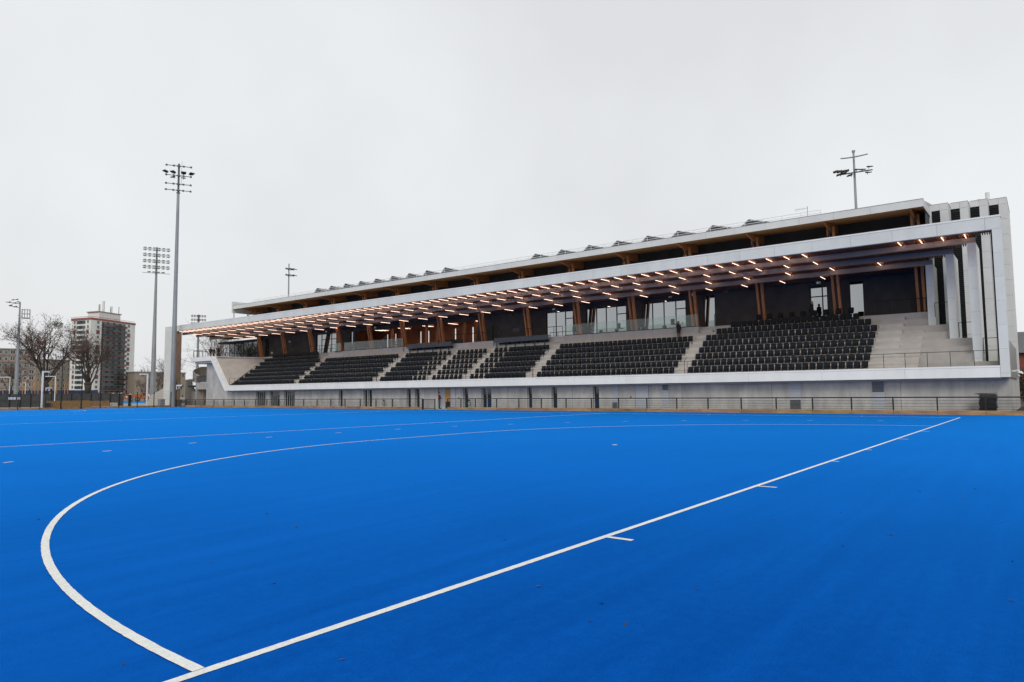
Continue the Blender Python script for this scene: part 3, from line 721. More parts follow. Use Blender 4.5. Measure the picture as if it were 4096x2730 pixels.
# railings on the upper floor
def railing(pts, z, label, h=1.08, step=1.2):
    t = thing('railing', label, 'railing', (pts[0][0], pts[0][1], z), 'black metal railings on the upper floor')
    for (xa, ya), (xb, yb) in zip(pts[:-1], pts[1:]):
        b = MB(); b.tube((xa, ya, z+h), (xb, yb, z+h), .032, n=6); b.tube((xa, ya, z+.1), (xb, yb, z+.1), .012, n=5); mk('top_rail', b, 'black_metal', t)
        n = max(1, round(math.hypot(xb-xa, yb-ya)/step))
        for k in range(n+1):
            b = MB(); f_ = k/n; b.tube((xa+(xb-xa)*f_, ya+(yb-ya)*f_, z), (xa+(xb-xa)*f_, ya+(yb-ya)*f_, z+h), .028, n=5); mk('post', b, 'black_metal', t)
    return t
railing([(42.4, 74.2), (42.4, 91.0)], FZ, 'black railing behind the top row of seats, before the glazed double doors')
railing([(42.4, 17.6), (42.4, 19.7)], FZ, 'short black mesh railing at the head of the stairs beside the standing person', step=.7)
railing([(42.4, 3.0), (42.4, 6.5)], FZ, 'black railing above the bare terrace steps')
railing([(41.9, 36.0), (41.9, 41.5)], FZ, 'black railing behind the press desk by the glazed box doors')
railing([(42.0, 44.6), (42.0, 52.0)], FZ, 'black railing at the open timber lobby beside the slit windows', step=1.0)
railing([(XB+.25, 94.6), (XB+.25, 99.6), (XB+.7, 100.6), (XB+1.6, 100.95), (44.2, 100.95)], 7.47, 'black railing round the raised end balcony', step=.8)
railing([(43.9, 94.3), (43.9, 100.9)], 7.47, 'thin black railing along the back of the raised end balcony')

# ---- glazed lounge at the far end of the upper floor
lg = MB(); lg.box(44.0, 50.0, 95.4, 108.0, 10.45, 10.7); mk('lounge_ceiling', lg, 'dark_wall', st)
lg = MB(); lg.box(44.0, 51.0, 97.0, 108.0, 7.1, 7.45); mk('lounge_floor', lg, 'concrete_pale', st)
for bx_ in ((XR+.3, XR+.6, 97.0, 97.25), (XR, XR+.28, 101.0, 101.3)):
    lg = MB(); lg.box(*bx_, 7.45, 10.45); mk('lounge_pier', lg, 'dark_wall', st)
window(st, XR, 97.05, 100.98, 7.46, 10.44, [98.4, 99.7], 'glass_lounge', 'black_metal', .08)
window(st, XR+.3, 101.32, 106.0, 7.46, 10.44, [102.2, 103.3, 104.4], 'glass_lounge', 'black_metal', .1)

# ================================================================== concrete stair and ramp under the end balcony
cs = thing('concrete_stair', 'pale concrete stair with curved parapet under the raised end balcony', 'stair', (39, 103, 0))
b = MB(); b.box(38.0, 41.5, 103.4, 103.7, 0, 2.65); b.box(38.0, 41.5, 100.38, 103.72, 2.651, 3.73); b.box(41.2, 41.5, 100.4, 103.4, 0, 2.65); mk('porch', b, 'concrete', cs)
b = MB(); b.tube((38.6, 102.5, 0), (38.6, 102.5, 2.65), .09); mk('porch_post', b, 'timber', cs)
b = MB(); b.box(38.05, 38.08, 100.45, 103.6, 3.78, 4.72); b.box(38.0, 38.1, 100.4, 103.65, 4.721, 4.77); b.box(38.0, 38.1, 102.5, 102.55, 3.73, 4.72); mk('dark_guard', b, 'galv_dark', cs)
b = MB(); n = 24; vs_ = []
for i in range(n+1):
    da = 172*i/n; a = R(200-da)
    for rr, zz in ((3.1, 3.54+.012*da), (3.1, 4.92+.0155*da), (2.93, 4.92+.0155*da), (2.93, 3.54+.012*da)):
        vs_.append((41.5+rr*math.cos(a), 104.75+rr*math.sin(a), min(zz, 6.5)))
fs = []
for i in range(n):
    for j in range(4): fs.append((i*4+j, i*4+(j+1)%4, i*4+4+(j+1)%4, i*4+4+j))
b.add(vs_, fs); mk('curved_parapet', b, 'concrete_terrace', cs)
b = MB(); b.prism([(103.75, 0), (109, 0), (109, 4.33), (107.1, 4.33), (107.05, 3.26), (103.75, 1.04)], 'x', 39.0, 39.25); mk('stair_wall', b, 'concrete_terrace', cs)
b = MB(); b.box(38.3, 41.0, 103.74, 106.7, 3.02, 3.33); mk('landing', b, 'black_metal', cs)
b = MB(); b.tube((38.4, 103.8, 4.35), (38.4, 106.7, 4.35), .025); b.tube((38.4, 106.7, 3.33), (38.4, 106.7, 4.35), .025); b.tube((38.4, 105.2, 3.33), (38.4, 105.2, 4.35), .02); mk('landing_rail', b, 'black_metal', cs)
b = MB(); b.prism([(109.6, 0), (120.2, 0), (119.3, 1.62), (117, 2.3), (114.2, 3.0), (109.6, 4.0)], 'x', 38.0, 38.25); rw_ = mk('ramp_wall', b, 'concrete_pale', None)
tag(rw_, 'pale concrete ramp wall sloping down behind the white end pier', 'wall')

# ================================================================== seats
def seat_meshes():
    bk = MB(); out = []
    w2, z0, z1, rr = .230, .35, .83, .085
    out = [(-w2+.055, z0), (w2-.055, z0), (w2-.02, z0+.1)]
    for k in range(4):
        a = (math.pi/2)*k/3; out.append((w2-rr+rr*math.cos(a), z1-rr+rr*math.sin(a)))
    for k in range(4):
        a = math.pi/2 + (math.pi/2)*k/3; out.append((-w2+rr+rr*math.cos(a), z1-rr+rr*math.sin(a)))
    out.append((-w2+.02, z0+.1))
    def lean(x, z): return x + (z-.4)*.20
    n = len(out)
    vs_ = [(lean(0, z), y, z) for y, z in out] + [(lean(.045, z), y, z) for y, z in out] + [(lean(.018, .40+(z-.42)*.86+.05), y*.84, .40+(z-.42)*.86+.05) for y, z in out]
    fs = [tuple(range(n, 2*n))] + [(i, (i+1)%n, n+(i+1)%n, n+i) for i in range(n)]
    fs += [(i, 2*n+i, 2*n+(i+1)%n, (i+1)%n) for i in range(n)] + [tuple(range(2*n, 3*n))[::-1]]
    bk.add(vs_, fs)
    pn = MB(); pn.hexa([(-.13, -.165, .345), (.0, -.165, .33), (.0, .165, .33), (-.13, .165, .345), (-.10, -.18, .575), (-.03, -.18, .58), (-.03, .18, .58), (-.10, .18, .575)])
    pn.box(-.02, .07, -.205, -.175, .37, .60); pn.box(-.02, .07, .175, .205, .37, .60)
    sp = MB(); sp.box(-.02, .06, -.12, .12, .285, .328); sp.box(.005, .055, -.03, .03, .02, .285); sp.box(-.08, .14, -.05, .05, 0, .02)
    return bk, pn, sp
bkm, pnm, spm = seat_meshes()
SEATS = []      # block, row, x, y, z
def block(nm, rows, ya, yb, n):
    for r_ in rows:
        for k in range(n):
            SEATS.append((nm, r_, ROW_X+ROW_D*r_+.42, ya+(yb-ya)*(k+.5)/n, ROW_Z+ROW_H*r_))
block('B7', range(6), 6.05, 19.75, 27); block('B7', [6], 6.6, 19.1, 25); block('B7', [7], 7.6, 18.1, 21); block('B7', [8], 7.9, 16.3, 9)
block('B6', range(6), 20.95, 35.3, 28)
block('B5', range(6), 36.65, 41.95, 11); block('B5', range(6), 42.1, 44.0, 3)
block('B4', range(6), 45.0, 49.5, 7)
block('B3', range(6), 50.4, 52.45, 3); block('B3', range(6), 52.6, 57.95, 11)
block('B2', range(6), 59.3, 73.75, 28)
block('B1', range(6), 74.9, 89.3, 28); block('B1', [6], 76.3, 89.4, 25); block('B1', [7], 77.4, 88.5, 21)
SEATS.sort(key=lambda s_: (Vector((s_[2], s_[3], s_[4]))-CAM).length)
ORD = ['front', 'second', 'third', 'fourth', 'fifth', 'sixth', 'seventh', 'eighth', 'topmost']
BLK = {'B7': '%s row of the block beside the bare terrace', 'B6': '%s row below the dark-coated standing person'}
bk_me, pn_me, sp_me = bkm.mesh('backrest', 'seat_black_b'), pnm.mesh('seat_pan', 'seat_black'), spm.mesh('support', 'galv_light')
rest = MB(); NIND = 300
for i, (nm, r_, x, y, z) in enumerate(SEATS):
    jit = random.uniform(-.015, .015); rzj = random.uniform(-.03, .03)
    if i < NIND:
        ph = BLK.get(nm, '%s row') % ORD[r_]
        t = thing('stadium_seat', 'black tip-up seat in the ' + ph, 'seat', (x, y+jit, z), 'black seats in the ' + ph, rzj)
        for n_, me in (('backrest', bk_me), ('seat_pan', pn_me), ('support', sp_me)): put(n_, me, t, (0, 0, 0), local=True)
    else:
        for mb_, mi in ((bkm, 0), (pnm, 1), (spm, 2)):
            rest.add([(v[0]+x, v[1]+y+jit, v[2]+z) for v in mb_.v], mb_.f, mi)
o = mk('stadium_seats', rest, ['seat_black_b', 'seat_black', 'galv_light'])
tag(o, 'farther blocks of black plastic tip-up seats on the terrace', 'seats', kind='stuff')
# loose chairs behind the glass
ch_b = MB(); ch_b.prism([(-.2, .45), (.2, .45), (.22, .9), (.1, .95), (-.1, .95), (-.22, .9)], 'x', .17, .21)
ch_s = MB(); ch_s.box(-.2, .22, -.22, .22, .40, .46); ch_l = MB(); ch_l.tube((0, 0, .02), (0, 0, .4), .03, n=6); ch_l.box(-.2, .2, -.025, .025, 0, .03); ch_l.box(-.025, .025, -.2, .2, .031, .05)
ch_me = [('backrest', ch_b.mesh('backrest', 'seat_black')), ('seat_pan', ch_s.mesh('seat_pan', 'seat_black')), ('pedestal', ch_l.mesh('pedestal', 'steel_white'))]
for (x, y, who) in ((42.2, 23.6, 0), (42.1, 27.0, 0), (42.3, 29.3, 0), (42.2, 32.6, 0), (42.2, 34.6, 0), (42.2, 61.8, 1), (42.2, 64.6, 1), (42.2, 67.4, 1), (42.2, 70.0, 1)):
    pl_ = ('behind the glass balustrade by the dark-coated person', 'behind the glass balustrade of the open timber lobby')[who]
    t = thing('swivel_chair', 'black pedestal chair standing ' + pl_, 'chair', (x, y, FZ), 'black chairs ' + pl_, random.uniform(-.5, .5)+math.pi)
    for n_, me in ch_me: put(n_, me, t, (0, 0, 0), local=True)

# ================================================================== tube lamps under the canopy
def tube_mesh(dz, ln):
    b = MB(); b.tube((.04, 0, 0), (ln-.04, 0, dz), .017, n=8, mi=0); b.tube((0, 0, 0), (.04, 0, 0), .019, n=8, mi=1); b.tube((ln-.04, 0, dz), (ln, 0, dz), .019, n=8, mi=1)
    b.box(.2, .22, -.012, .012, .03, .22, 1); b.box(ln-.22, ln-.2, -.012, .012, dz+.03, dz+.22, 1)
    return b.mesh('tube_lamp', ['tube_glow', 'black_metal'])
ROWS = []
ya_ = [-.16, 1.15, 2.44, 3.74]; k = 0
while 10.14+1.335*k+.0005*k*k < 104.9: ya_.append(10.14+1.335*k+.0005*k*k); k += 1
ROWS.append((35.53, 11.86, 0, 1.68, ya_, 'just behind the front fascia of the canopy'))
ROWS.append((37.58, 11.56, 0, 1.66, [9.89+2.2*k+.004*k*k for k in range(0, 42) if 9.89+2.2*k+.004*k*k < 104.5], 'between the second and third canopy beams'))
ROWS.append((39.63, 11.28, 0, 1.66, [5.75+3.4*k+.005*k*k for k in range(0, 29) if 5.75+3.4*k+.005*k*k < 104], 'between the third and fourth canopy beams'))
ROWS.append((41.70, 10.975, 0, 1.75, [10.37+3.27*k+.006*k*k for k in range(0, 29) if 10.37+3.27*k+.006*k*k < 103], 'behind the rearmost canopy beam'))
for x, z, dz, ln, ys, where in ROWS:
    me = tube_mesh(dz, ln)
    for y in ys:
        tag(put('tube_lamp', me, None, (x, y, z)), 'lit white tube lamp in the row ' + where, 'lamp', 'tube lamps ' + where)
me = tube_mesh(0, 1.42)
for (x, y) in [(46.0+2.0*(k % 3), 51.6+1.55*k) for k in range(15)]:
    tag(put('tube_lamp', me, None, (x, y, 10.58+.12*(x-46))), 'lit white tube lamp on the ceiling of the open timber lobby', 'lamp', 'tube lamps in the lobby')
for (x, y) in ((45.2, 98.2), (46.2, 99.6), (45.4, 102.0), (46.8, 103.2), (45.3, 104.6), (48.0, 101.0)):
    tag(put('tube_lamp', me, None, (x, y, 10.3)), 'lit white tube lamp on the ceiling of the glazed end lounge', 'lamp', 'tube lamps in the lounge')

# ================================================================== on the roof
b = MB(); b.prism([(1.25, 0), (.55, .78), (-1.35, .08), (-1.35, 0)], 'x', -1.0, 1.0); pm_ = b.mesh('panel_slab', 'solar')
fr = MB()
for x in (-1.03, 1.03): fr.bar((x, 1.3, .02), (x, .55, .84), .05, .06); fr.bar((x, .55, .84), (x, -1.4, .10), .05, .06); fr.bar((x, .2, .1), (x, .5, .8), .04, .04)
fr.bar((-1.03, .55, .84), (1.03, .55, .84), .05, .05); fr.bar((-1.03, 1.3, .03), (1.03, 1.3, .03), .05, .05); fr.bar((-1.03, -1.4, .1), (1.03, -1.4, .1), .05, .05)
fr_ = fr.mesh('rack_frame', 'solar')
for y in [77.4-3.13*k for k in range(9)] + [38.9, 35.5, 32.1, 28.8, 25.45, 22.3, 18.9, 15.6]:
    t = thing('solar_rack', 'dark tilted solar panel rack standing on the roof edge', 'solar panel', (43.0, y, rz(43.0)+.02), 'solar racks along the roof')
    put('panel_slab', pm_, t, (0, 0, 0), local=True, scale=(1, 1, .86 if y > 45 else .74)); put('rack_frame', fr_, t, (0, 0, 0), local=True, scale=(1, 1, .86 if y > 45 else .74))
t = thing('roof_antenna', 'thin metal antenna mast with a comb aerial on the roof', 'antenna', (42, 11.2, rz(42)))
b = MB(); b.tube((42, 11.2, rz(42)), (42, 11.2, 17.1), .025, n=6); mk('mast', b, 'galv', t)
b = MB(); b.tube((42, 11.2, 16.93), (42, 12.2, 16.93), .014, n=5)
for k in range(7): b.tube((42, 11.45+k*.12, 16.78), (42, 11.45+k*.12, 17.06), .008, n=4)
b.tube((42, 11.0, 16.6), (42, 11.6, 16.6), .012, n=4); mk('aerial', b, 'galv', t)

# ================================================================== pitch barrier
PY = [-13.6,-11.1,-8.55,-6.0,-3.5,-.97,1.55,4.02,6.51,9.0,11.47,14.0,16.55,19.1,21.68,24.26,26.88,29.47,32.13,34.67,37.31,39.96,41.84,43.62]
PY2 = [47.19,49.07,51.7,54.33,56.96,59.6,62.17,64.77,67.38,69.93,72.54,75.15,77.7,80.3,82.83,85.43,88.0,90.48,93.0,95.7]
XF = 32.42
def barrier(ys, label, x=XF):
    t = thing('pitch_barrier', label, 'barrier', (x, (ys[0]+ys[-1])/2, 0), 'black barriers between the pitch and the stand')
    b = MB(); b.box(-.038, .038, -.038, .038, 0, 1.06); me = b.mesh('post', 'black_metal')
    for y in ys: put('post', me, t, (x, y, 0))
    for a, c_ in zip(ys[:-1], ys[1:]):
        b = MB(); b.tube((x, a, 1.09), (x, c_, 1.09), .04, n=8); mk('top_rail', b, 'black_metal', t)
        b = MB(); z1 = .27+random.uniform(-.012, .012); b.box(x-.07, x-.032, a+.01, c_-.01, -.02, z1); mk('kick_board', b, 'board', t)
        b = MB()
        for z in (.34, .50, .70, .90): b.tube((x, a+.03, z), (x, c_-.03, z), .008, n=4)
        y = a+.06
        while y < c_-.03: b.tube((x+.008, y, .30), (x+.008, y, .92), .0045, n=3, cap=False); y += .055
        mk('wire_mesh', b, 'black_metal', t)['kind'] = 'stuff'
barrier(PY, 'low black wire barrier with kickboards from the doorway gap to the stack of boards')
barrier(PY2, 'low black wire barrier with kickboards from the doorway gap to the hockey-stick sign')
def bar_gate(ya, yb, label, x=XF, h=1.08):
    t = thing('bar_gate', label, 'gate', (x, ya, 0))
    b = MB(); b.box(x-.035, x+.035, ya, ya+.07, 0, h+.04); mk('post', b, 'black_metal', t)
    b = MB(); b.box(x-.035, x+.035, yb-.07, yb, 0, h+.04); mk('post', b, 'black_metal', t)
    b = MB(); b.box(x-.02, x+.02, ya+.08, yb-.08, .08, .13); b.box(x-.02, x+.02, ya+.08, yb-.08, h-.06, h-.01); b.box(x-.019, x+.019, ya+.08, ya+.11, .13, h-.06); b.box(x-.019, x+.019, yb-.11, yb-.08, .13, h-.06); mk('gate_frame', b, 'black_metal', t)
    n = round((yb-ya)/.13)
    for k in range(1, n):
        b = MB(); y = ya+(yb-ya)*k/n; b.box(x-.012, x+.012, y-.012, y+.012, .131, h-.061); mk('bar', b, 'black_metal', t)
bar_gate(45.34, 47.1, 'black barred pitch gate standing beside the doorway with the ochre door')
bar_gate(95.75, 97.2, 'black barred gate leaf next to the low wire barrier near the end pier')
bar_gate(97.25, 98.62, 'black barred gate leaf at the post carrying the hockey-stick sign')
# sign on its post: crossed sticks on a dark board
t = thing('sport_sign', 'dark sign with white crossed hockey sticks on a tall black post', 'sign', (XF, 98.75, 0))
b = MB(); b.box(XF-.05, XF+.05, 98.7, 98.8, 0, 3.75); mk('post', b, 'black_metal', t)
b = MB(); b.box(XF-.03, XF+.03, 97.1, 98.68, 3.10, 3.28); b.box(XF-.03, XF+.03, 98.52, 98.68, 2.58, 3.098); mk('white_arm', b, 'white_paint', t)
b = MB(); b.box(XF-.025, XF+.025, 97.12, 98.5, 2.58, 3.095); brd = mk('board', b, 'black_metal', t)
b = MB(); xx = XF-.03
for s_ in (-1, 1):
    c0 = 97.81; b.bar((xx, c0+.30*s_, 3.05), (xx, c0-.26*s_, 2.70), .012, .055); b.bar((xx, c0-.26*s_, 2.70), (xx, c0-.38*s_, 2.66), .012, .055); b.bar((xx, c0-.38*s_, 2.66), (xx, c0-.44*s_, 2.73), .012, .05)
b.ball((xx, 97.81, 3.0), .012, .035, .035); mk('emblem', b, 'white_paint', brd)
b = MB(); b.add([(XF-.029, 97.2, 2.62), (XF-.029, 97.13, 2.68), (XF-.029, 97.2, 2.74)], [(0,1,2)]); mk('corner_mark', b, 'green_mark', brd)

# ---- fence at the far end of the pitch
YE = 100.0
ef = thing('end_fence', 'black post and wire fence across the far end of the pitch', 'fence', (22, YE, 0))
EP = [3.2, 5.6, 8.0, 10.4, 12.8, 15.25, 17.65, 20.1, 22.5, 24.95, 27.45, 29.8, 32.3]
b = MB(); b.box(-.045, .045, -.045, .045, 0, 2.28); me = b.mesh('post', 'black_metal')
for x in EP: put('post', me, ef, (x, YE, 0))
for a, c_ in zip(EP[:-1], EP[1:]):
    b = MB()
    for k in range(9): b.tube((a+.05, YE, .3+k*.245), (c_-.05, YE, .3+k*.245), .008, n=4)
    mk('wire', b, 'black_metal', ef)['kind'] = 'stuff'
    b = MB(); b.box(a+.05, c_-.05, YE-.02, YE+.02, -.02, .26); mk('kick_board', b, 'board', ef)
bf = thing('ball_stop_frame', 'tall black ball-stop frame of two posts and crossbars', 'frame', (18.9, YE, 0))
for x in (17.65, 20.1):
    b = MB(); b.tube((x, YE-.12, 0), (x, YE-.12, 8.2), .07, .06, n=8); mk('post', b, 'black_metal', bf)
for z in (8.15, 5.25):
    b = MB(); b.tube((17.65, YE-.12, z), (20.1, YE-.12, z), .03, n=6); mk('crossbar', b, 'black_metal', bf)
# white lamp posts with a short arm
def ray_az(px, py):
    d_ = fw + rt*((px-2048)/FPX) + up*(-(py-1365)/FPX); return math.degrees(math.atan2(d_.y, d_.x))
def gamma_post(loc, h, arm, rz_, label, wd=.09):
    t = thing('arm_post', label, 'post', loc, 'white posts with a bracket arm', rz_)
    b = MB(); b.box(-wd, wd, -wd, wd, 0, h); mk('post', b, 'white_paint', t, local=True)
    b = MB(); b.box(wd+.002, arm, -wd*.8, wd*.8, h-wd*2, h); mk('arm', b, 'white_paint', t, local=True)
gamma_post((29.7, 102.0, 0), 5.0, 1.15, R(180), 'white post with a long bracket arm beside the ramp wall')
gamma_post((15.9, 101.4, 0), 5.1, .75, 0, 'white post with a short bracket arm in front of the tall tree')
q = polar(ray_az(38, 1560), 140); gamma_post(q, 5.0, 1.6, R(160), 'white post with a bracket arm beyond the fence by the lamp mast', .05)
q = polar(ray_az(101, 1560), 190); gamma_post(q, 5.0, .8, R(160), 'thin white post with a bracket arm among orange posts', .05)
q = polar(ray_az(220, 1560), 125); gamma_post(q, 4.8, 1.3, R(165), 'white post with a bracket arm between tree and ball-stop frame', .05)

# ================================================================== floodlight masts
def lamp_head(mb, c_, yaw, tilt, s_=1.0, mi=0):
    M_ = Matrix.Translation(c_) @ Matrix.Rotation(yaw, 4, 'Z') @ Matrix.Rotation(tilt, 4, 'Y')
    pts = [(-.10,-.30,-.05),(.42,-.34,-.06),(.42,.34,-.06),(-.10,.30,-.05),(-.06,-.26,.10),(.40,-.32,.04),(.40,.32,.04),(-.06,.26,.10)]
    mb.hexa([M_ @ (Vector(p)*s_) for p in pts], mi)
    pts = [(-.22,-.13,-.06),(-.10,-.13,-.06),(-.10,.13,-.06),(-.22,.13,-.06),(-.22,-.13,.12),(-.10,-.13,.12),(-.10,.13,.12),(-.22,.13,.12)]
    mb.hexa([M_ @ (Vector(p)*s_) for p in pts], mi)
    mb.tube(M_ @ Vector((-.05,0,-.05))*1.0, M_ @ (Vector((-.05,0,-.25))*s_), .03, n=4, mi=mi)
def mast(name, label, loc, H, r0, r1, rz_, group='floodlight masts'):
    t = thing(name, label, 'mast', loc, group, rz_)
    b = MB(); hs = [0, .3, .62, 1.0]
    for a, c_ in zip(hs[:-1], hs[1:]): b.tube((0,0,H*a), (0,0,H*c_), r0+(r1-r0)*a, r0+(r1-r0)*c_-(.015 if c_ < 1 else 0), n=14)
    mk('pole', b, 'galv', t, smooth=False, local=True)
    return t
# tall mast in front of the end pier: four cross arms, the second carries lamps
m1 = mast('floodlight_mast', 'tallest galvanised mast with four cross arms before the white end pier', (33.8, 102.6, 0), 33.6, .43, .20, R(-28))
b = MB(); b.tube((0,0,33.6), (0,0,38.2), .16, .15, n=10); mk('head_tube', b, 'galv_dark', m1, local=True)
b = MB(); b.tube((0,0,33.45), (0,0,33.62), .28, .26, n=12); b.box(-.15, .15, -.15, .15, -.02, .03); mk('flange', b, 'galv_dark', m1, local=True)
for z in (37.6, 36.05, 34.9+.15, 33.9):
    pass
for i, z in enumerate((37.75, 36.2, 34.85, 33.85)):
    b = MB(); b.tube((-1.75, -.3, z), (1.75, -.3, z), .055, n=6); b.box(-.28, .28, -.36, -.18, z-.1, z+.1)
    for x in (-1.75, -.7, .7, 1.75): b.box(x-.14, x+.14, -.42, -.18, z-.12, z+.12)
    mk('cross_arm', b, 'galv_dark', m1, local=True)
    if i == 1:
        for x, yw in ((-1.75, R(-150)), (-.7, R(-130)), (.7, R(-90)), (1.75, R(-55))):
            h_ = MB(); lamp_head(h_, Vector((x, -.3, z+.45)), yw, R(-18), 1.15); mk('lamp_head', h_, 'black_metal', m1, local=True)
        for x, yw in ((-.7, R(-150)), (.7, R(-90))):
            h_ = MB(); lamp_head(h_, Vector((x, -.35, z-.32)), yw, R(8), 1.0); mk('lamp_head', h_, 'black_metal', m1, local=True)
b = MB(); b.tube((.42, -.1, 34.8), (.42, -.1, 38.6), .02, n=4); mk('lightning_rod', b, 'galv', m1, local=True)
# mast with a full grid of lamps, and a similar one farther off
def grid_mast(label, loc, H, r0, r1, rz_, rows, cols, dy, width, top_rows, lean=0):
    t = mast('floodlight_mast', label, loc, H, r0, r1, rz_)
    t.rotation_euler = (0, R(lean), rz_)
    for i in range(rows):
        z = H-.5-i*dy
        b = MB(); b.tube((-width/2, -.2, z), (width/2, -.2, z), .05, n=4); mk('cross_arm', b, 'galv', t, local=True)
        last = i >= top_rows
        for k in range(cols):
            x = -width/2+width*(k+.5)/cols
            if last and (k == 0 or k == cols-1): continue
            for dz in ((.22, -.28) if not last else (.22,)):
                h_ = MB(); lamp_head(h_, Vector((x, -.25, z+dz)), R(-90-10), R(12), 1.0); mk('lamp_head', h_, 'black_metal', t, local=True)
    return t
grid_mast('tall galvanised mast with five crowded rows of black lamps', polar(65.15, 165), 33.6, .58, .15, R(-24), 5, 6, 1.3, 5.3, 4)
grid_mast('distant galvanised mast with three rows of lamps seen over the canopy', polar(62.2, 262), 29.8, .5, .3, R(-27), 3, 6, 1.3, 4.9, 9)
# mast with a working basket
q = polar(ray_az(63, 1600), 138); m6 = mast('floodlight_mast', 'galvanised mast with lamps and a round working basket near the bare trees', q, 17.2, .38, .10, R(-20))
for k, (x, z) in enumerate(((-.5, 17.6), (-.9, 17.0), (-1.2, 17.5), (-.7, 16.4), (-1.5, 16.6), (-.3, 17.2), (-1.9, 17.1))):
    h_ = MB(); lamp_head(h_, Vector((x*.75, -.2, z)), R(180+random.uniform(-25, 25)), R(14), .7); mk('lamp_head', h_, 'black_metal', m6, local=True)
b = MB(); b.tube((0,0,16.9), (-1.9,-.1,17.1), .05, n=5); b.tube((0,0,16.3), (-1.5,-.1,16.5), .05, n=5); mk('cross_arm', b, 'galv_dark', m6, local=True)
b = MB(); n = 10
b.tube((.85, 0, 14.55), (.85, 0, 14.65), .62, n=12)
for i in range(n):
    a = 2*math.pi*i/n; c0 = (.85+.6*math.cos(a), .6*math.sin(a)); c1 = (.85+.6*math.cos(a+2*math.pi/n), .6*math.sin(a+2*math.pi/n))
    b.tube((c0[0], c0[1], 14.6), (c0[0], c0[1], 16.0), .025, n=4)
    for z in (15.3, 16.0): b.tube((c0[0], c0[1], z), (c1[0], c1[1], z), .03, n=4)
mk('basket', b, 'galv', m6, local=True)
# masts behind the stand
m5 = mast('floodlight_mast', 'grey mast with a curved bare cross arm behind the roof near the louvred end', (62, 11.25, 0), 27.3, .26, .10, R(-85))
def arc_arm(z, wd, sag, y0=-.25): return [(-wd/2+wd*i/8, y0-.9*(1-((i-4)/4)**2)+.6, z+sag*((i-4)/4)**2) for i in range(9)]
b = MB(); b.path(arc_arm(26.6, 2.6, .35), .07, 6); mk('cross_arm', b, 'galv', m5, local=True)
b = MB(); b.path(arc_arm(24.9, 3.4, .25), .07, 6); mk('cross_arm', b, 'galv_dark', m5, local=True)
b = MB(); b.tube((0,0,27.3), (0,0,27.5), .17, n=10); mk('cap', b, 'galv', m5, local=True)
for x, z, yw in ((-1.7,25.4,180), (-1.35,25.35,180), (-1.0,25.3,180), (-.65,25.3,180), (-.9,25.1,200), (.25,25.25,-60), (.8,25.15,-70), (1.45,25.35,-60), (-.35,24.75,200), (1.3,24.75,-60), (-1.4,25.0,190)):
    h_ = MB(); lamp_head(h_, Vector((x, -.3, z)), R(yw), R(10), .85); mk('lamp_head', h_, 'black_metal', m5, local=True)
m4 = mast('floodlight_mast', 'small distant mast with two rows of lamps rising behind the roof rail', (72, 128.9, 0), 31, .28, .12, R(-28))
for z in (29.6, 28.2):
    b = MB(); b.tube((-.2, -.1, z), (1.2, -.1, z), .05, n=5); mk('cross_arm', b, 'galv_dark', m4, local=True)
    for x in (-.5, .4, 1.1):
        h_ = MB(); lamp_head(h_, Vector((x, -.2, z+.2)), R(random.choice((0, -40, 180))), R(10), 1.3); mk('lamp_head', h_, 'black_metal', m4, local=True)

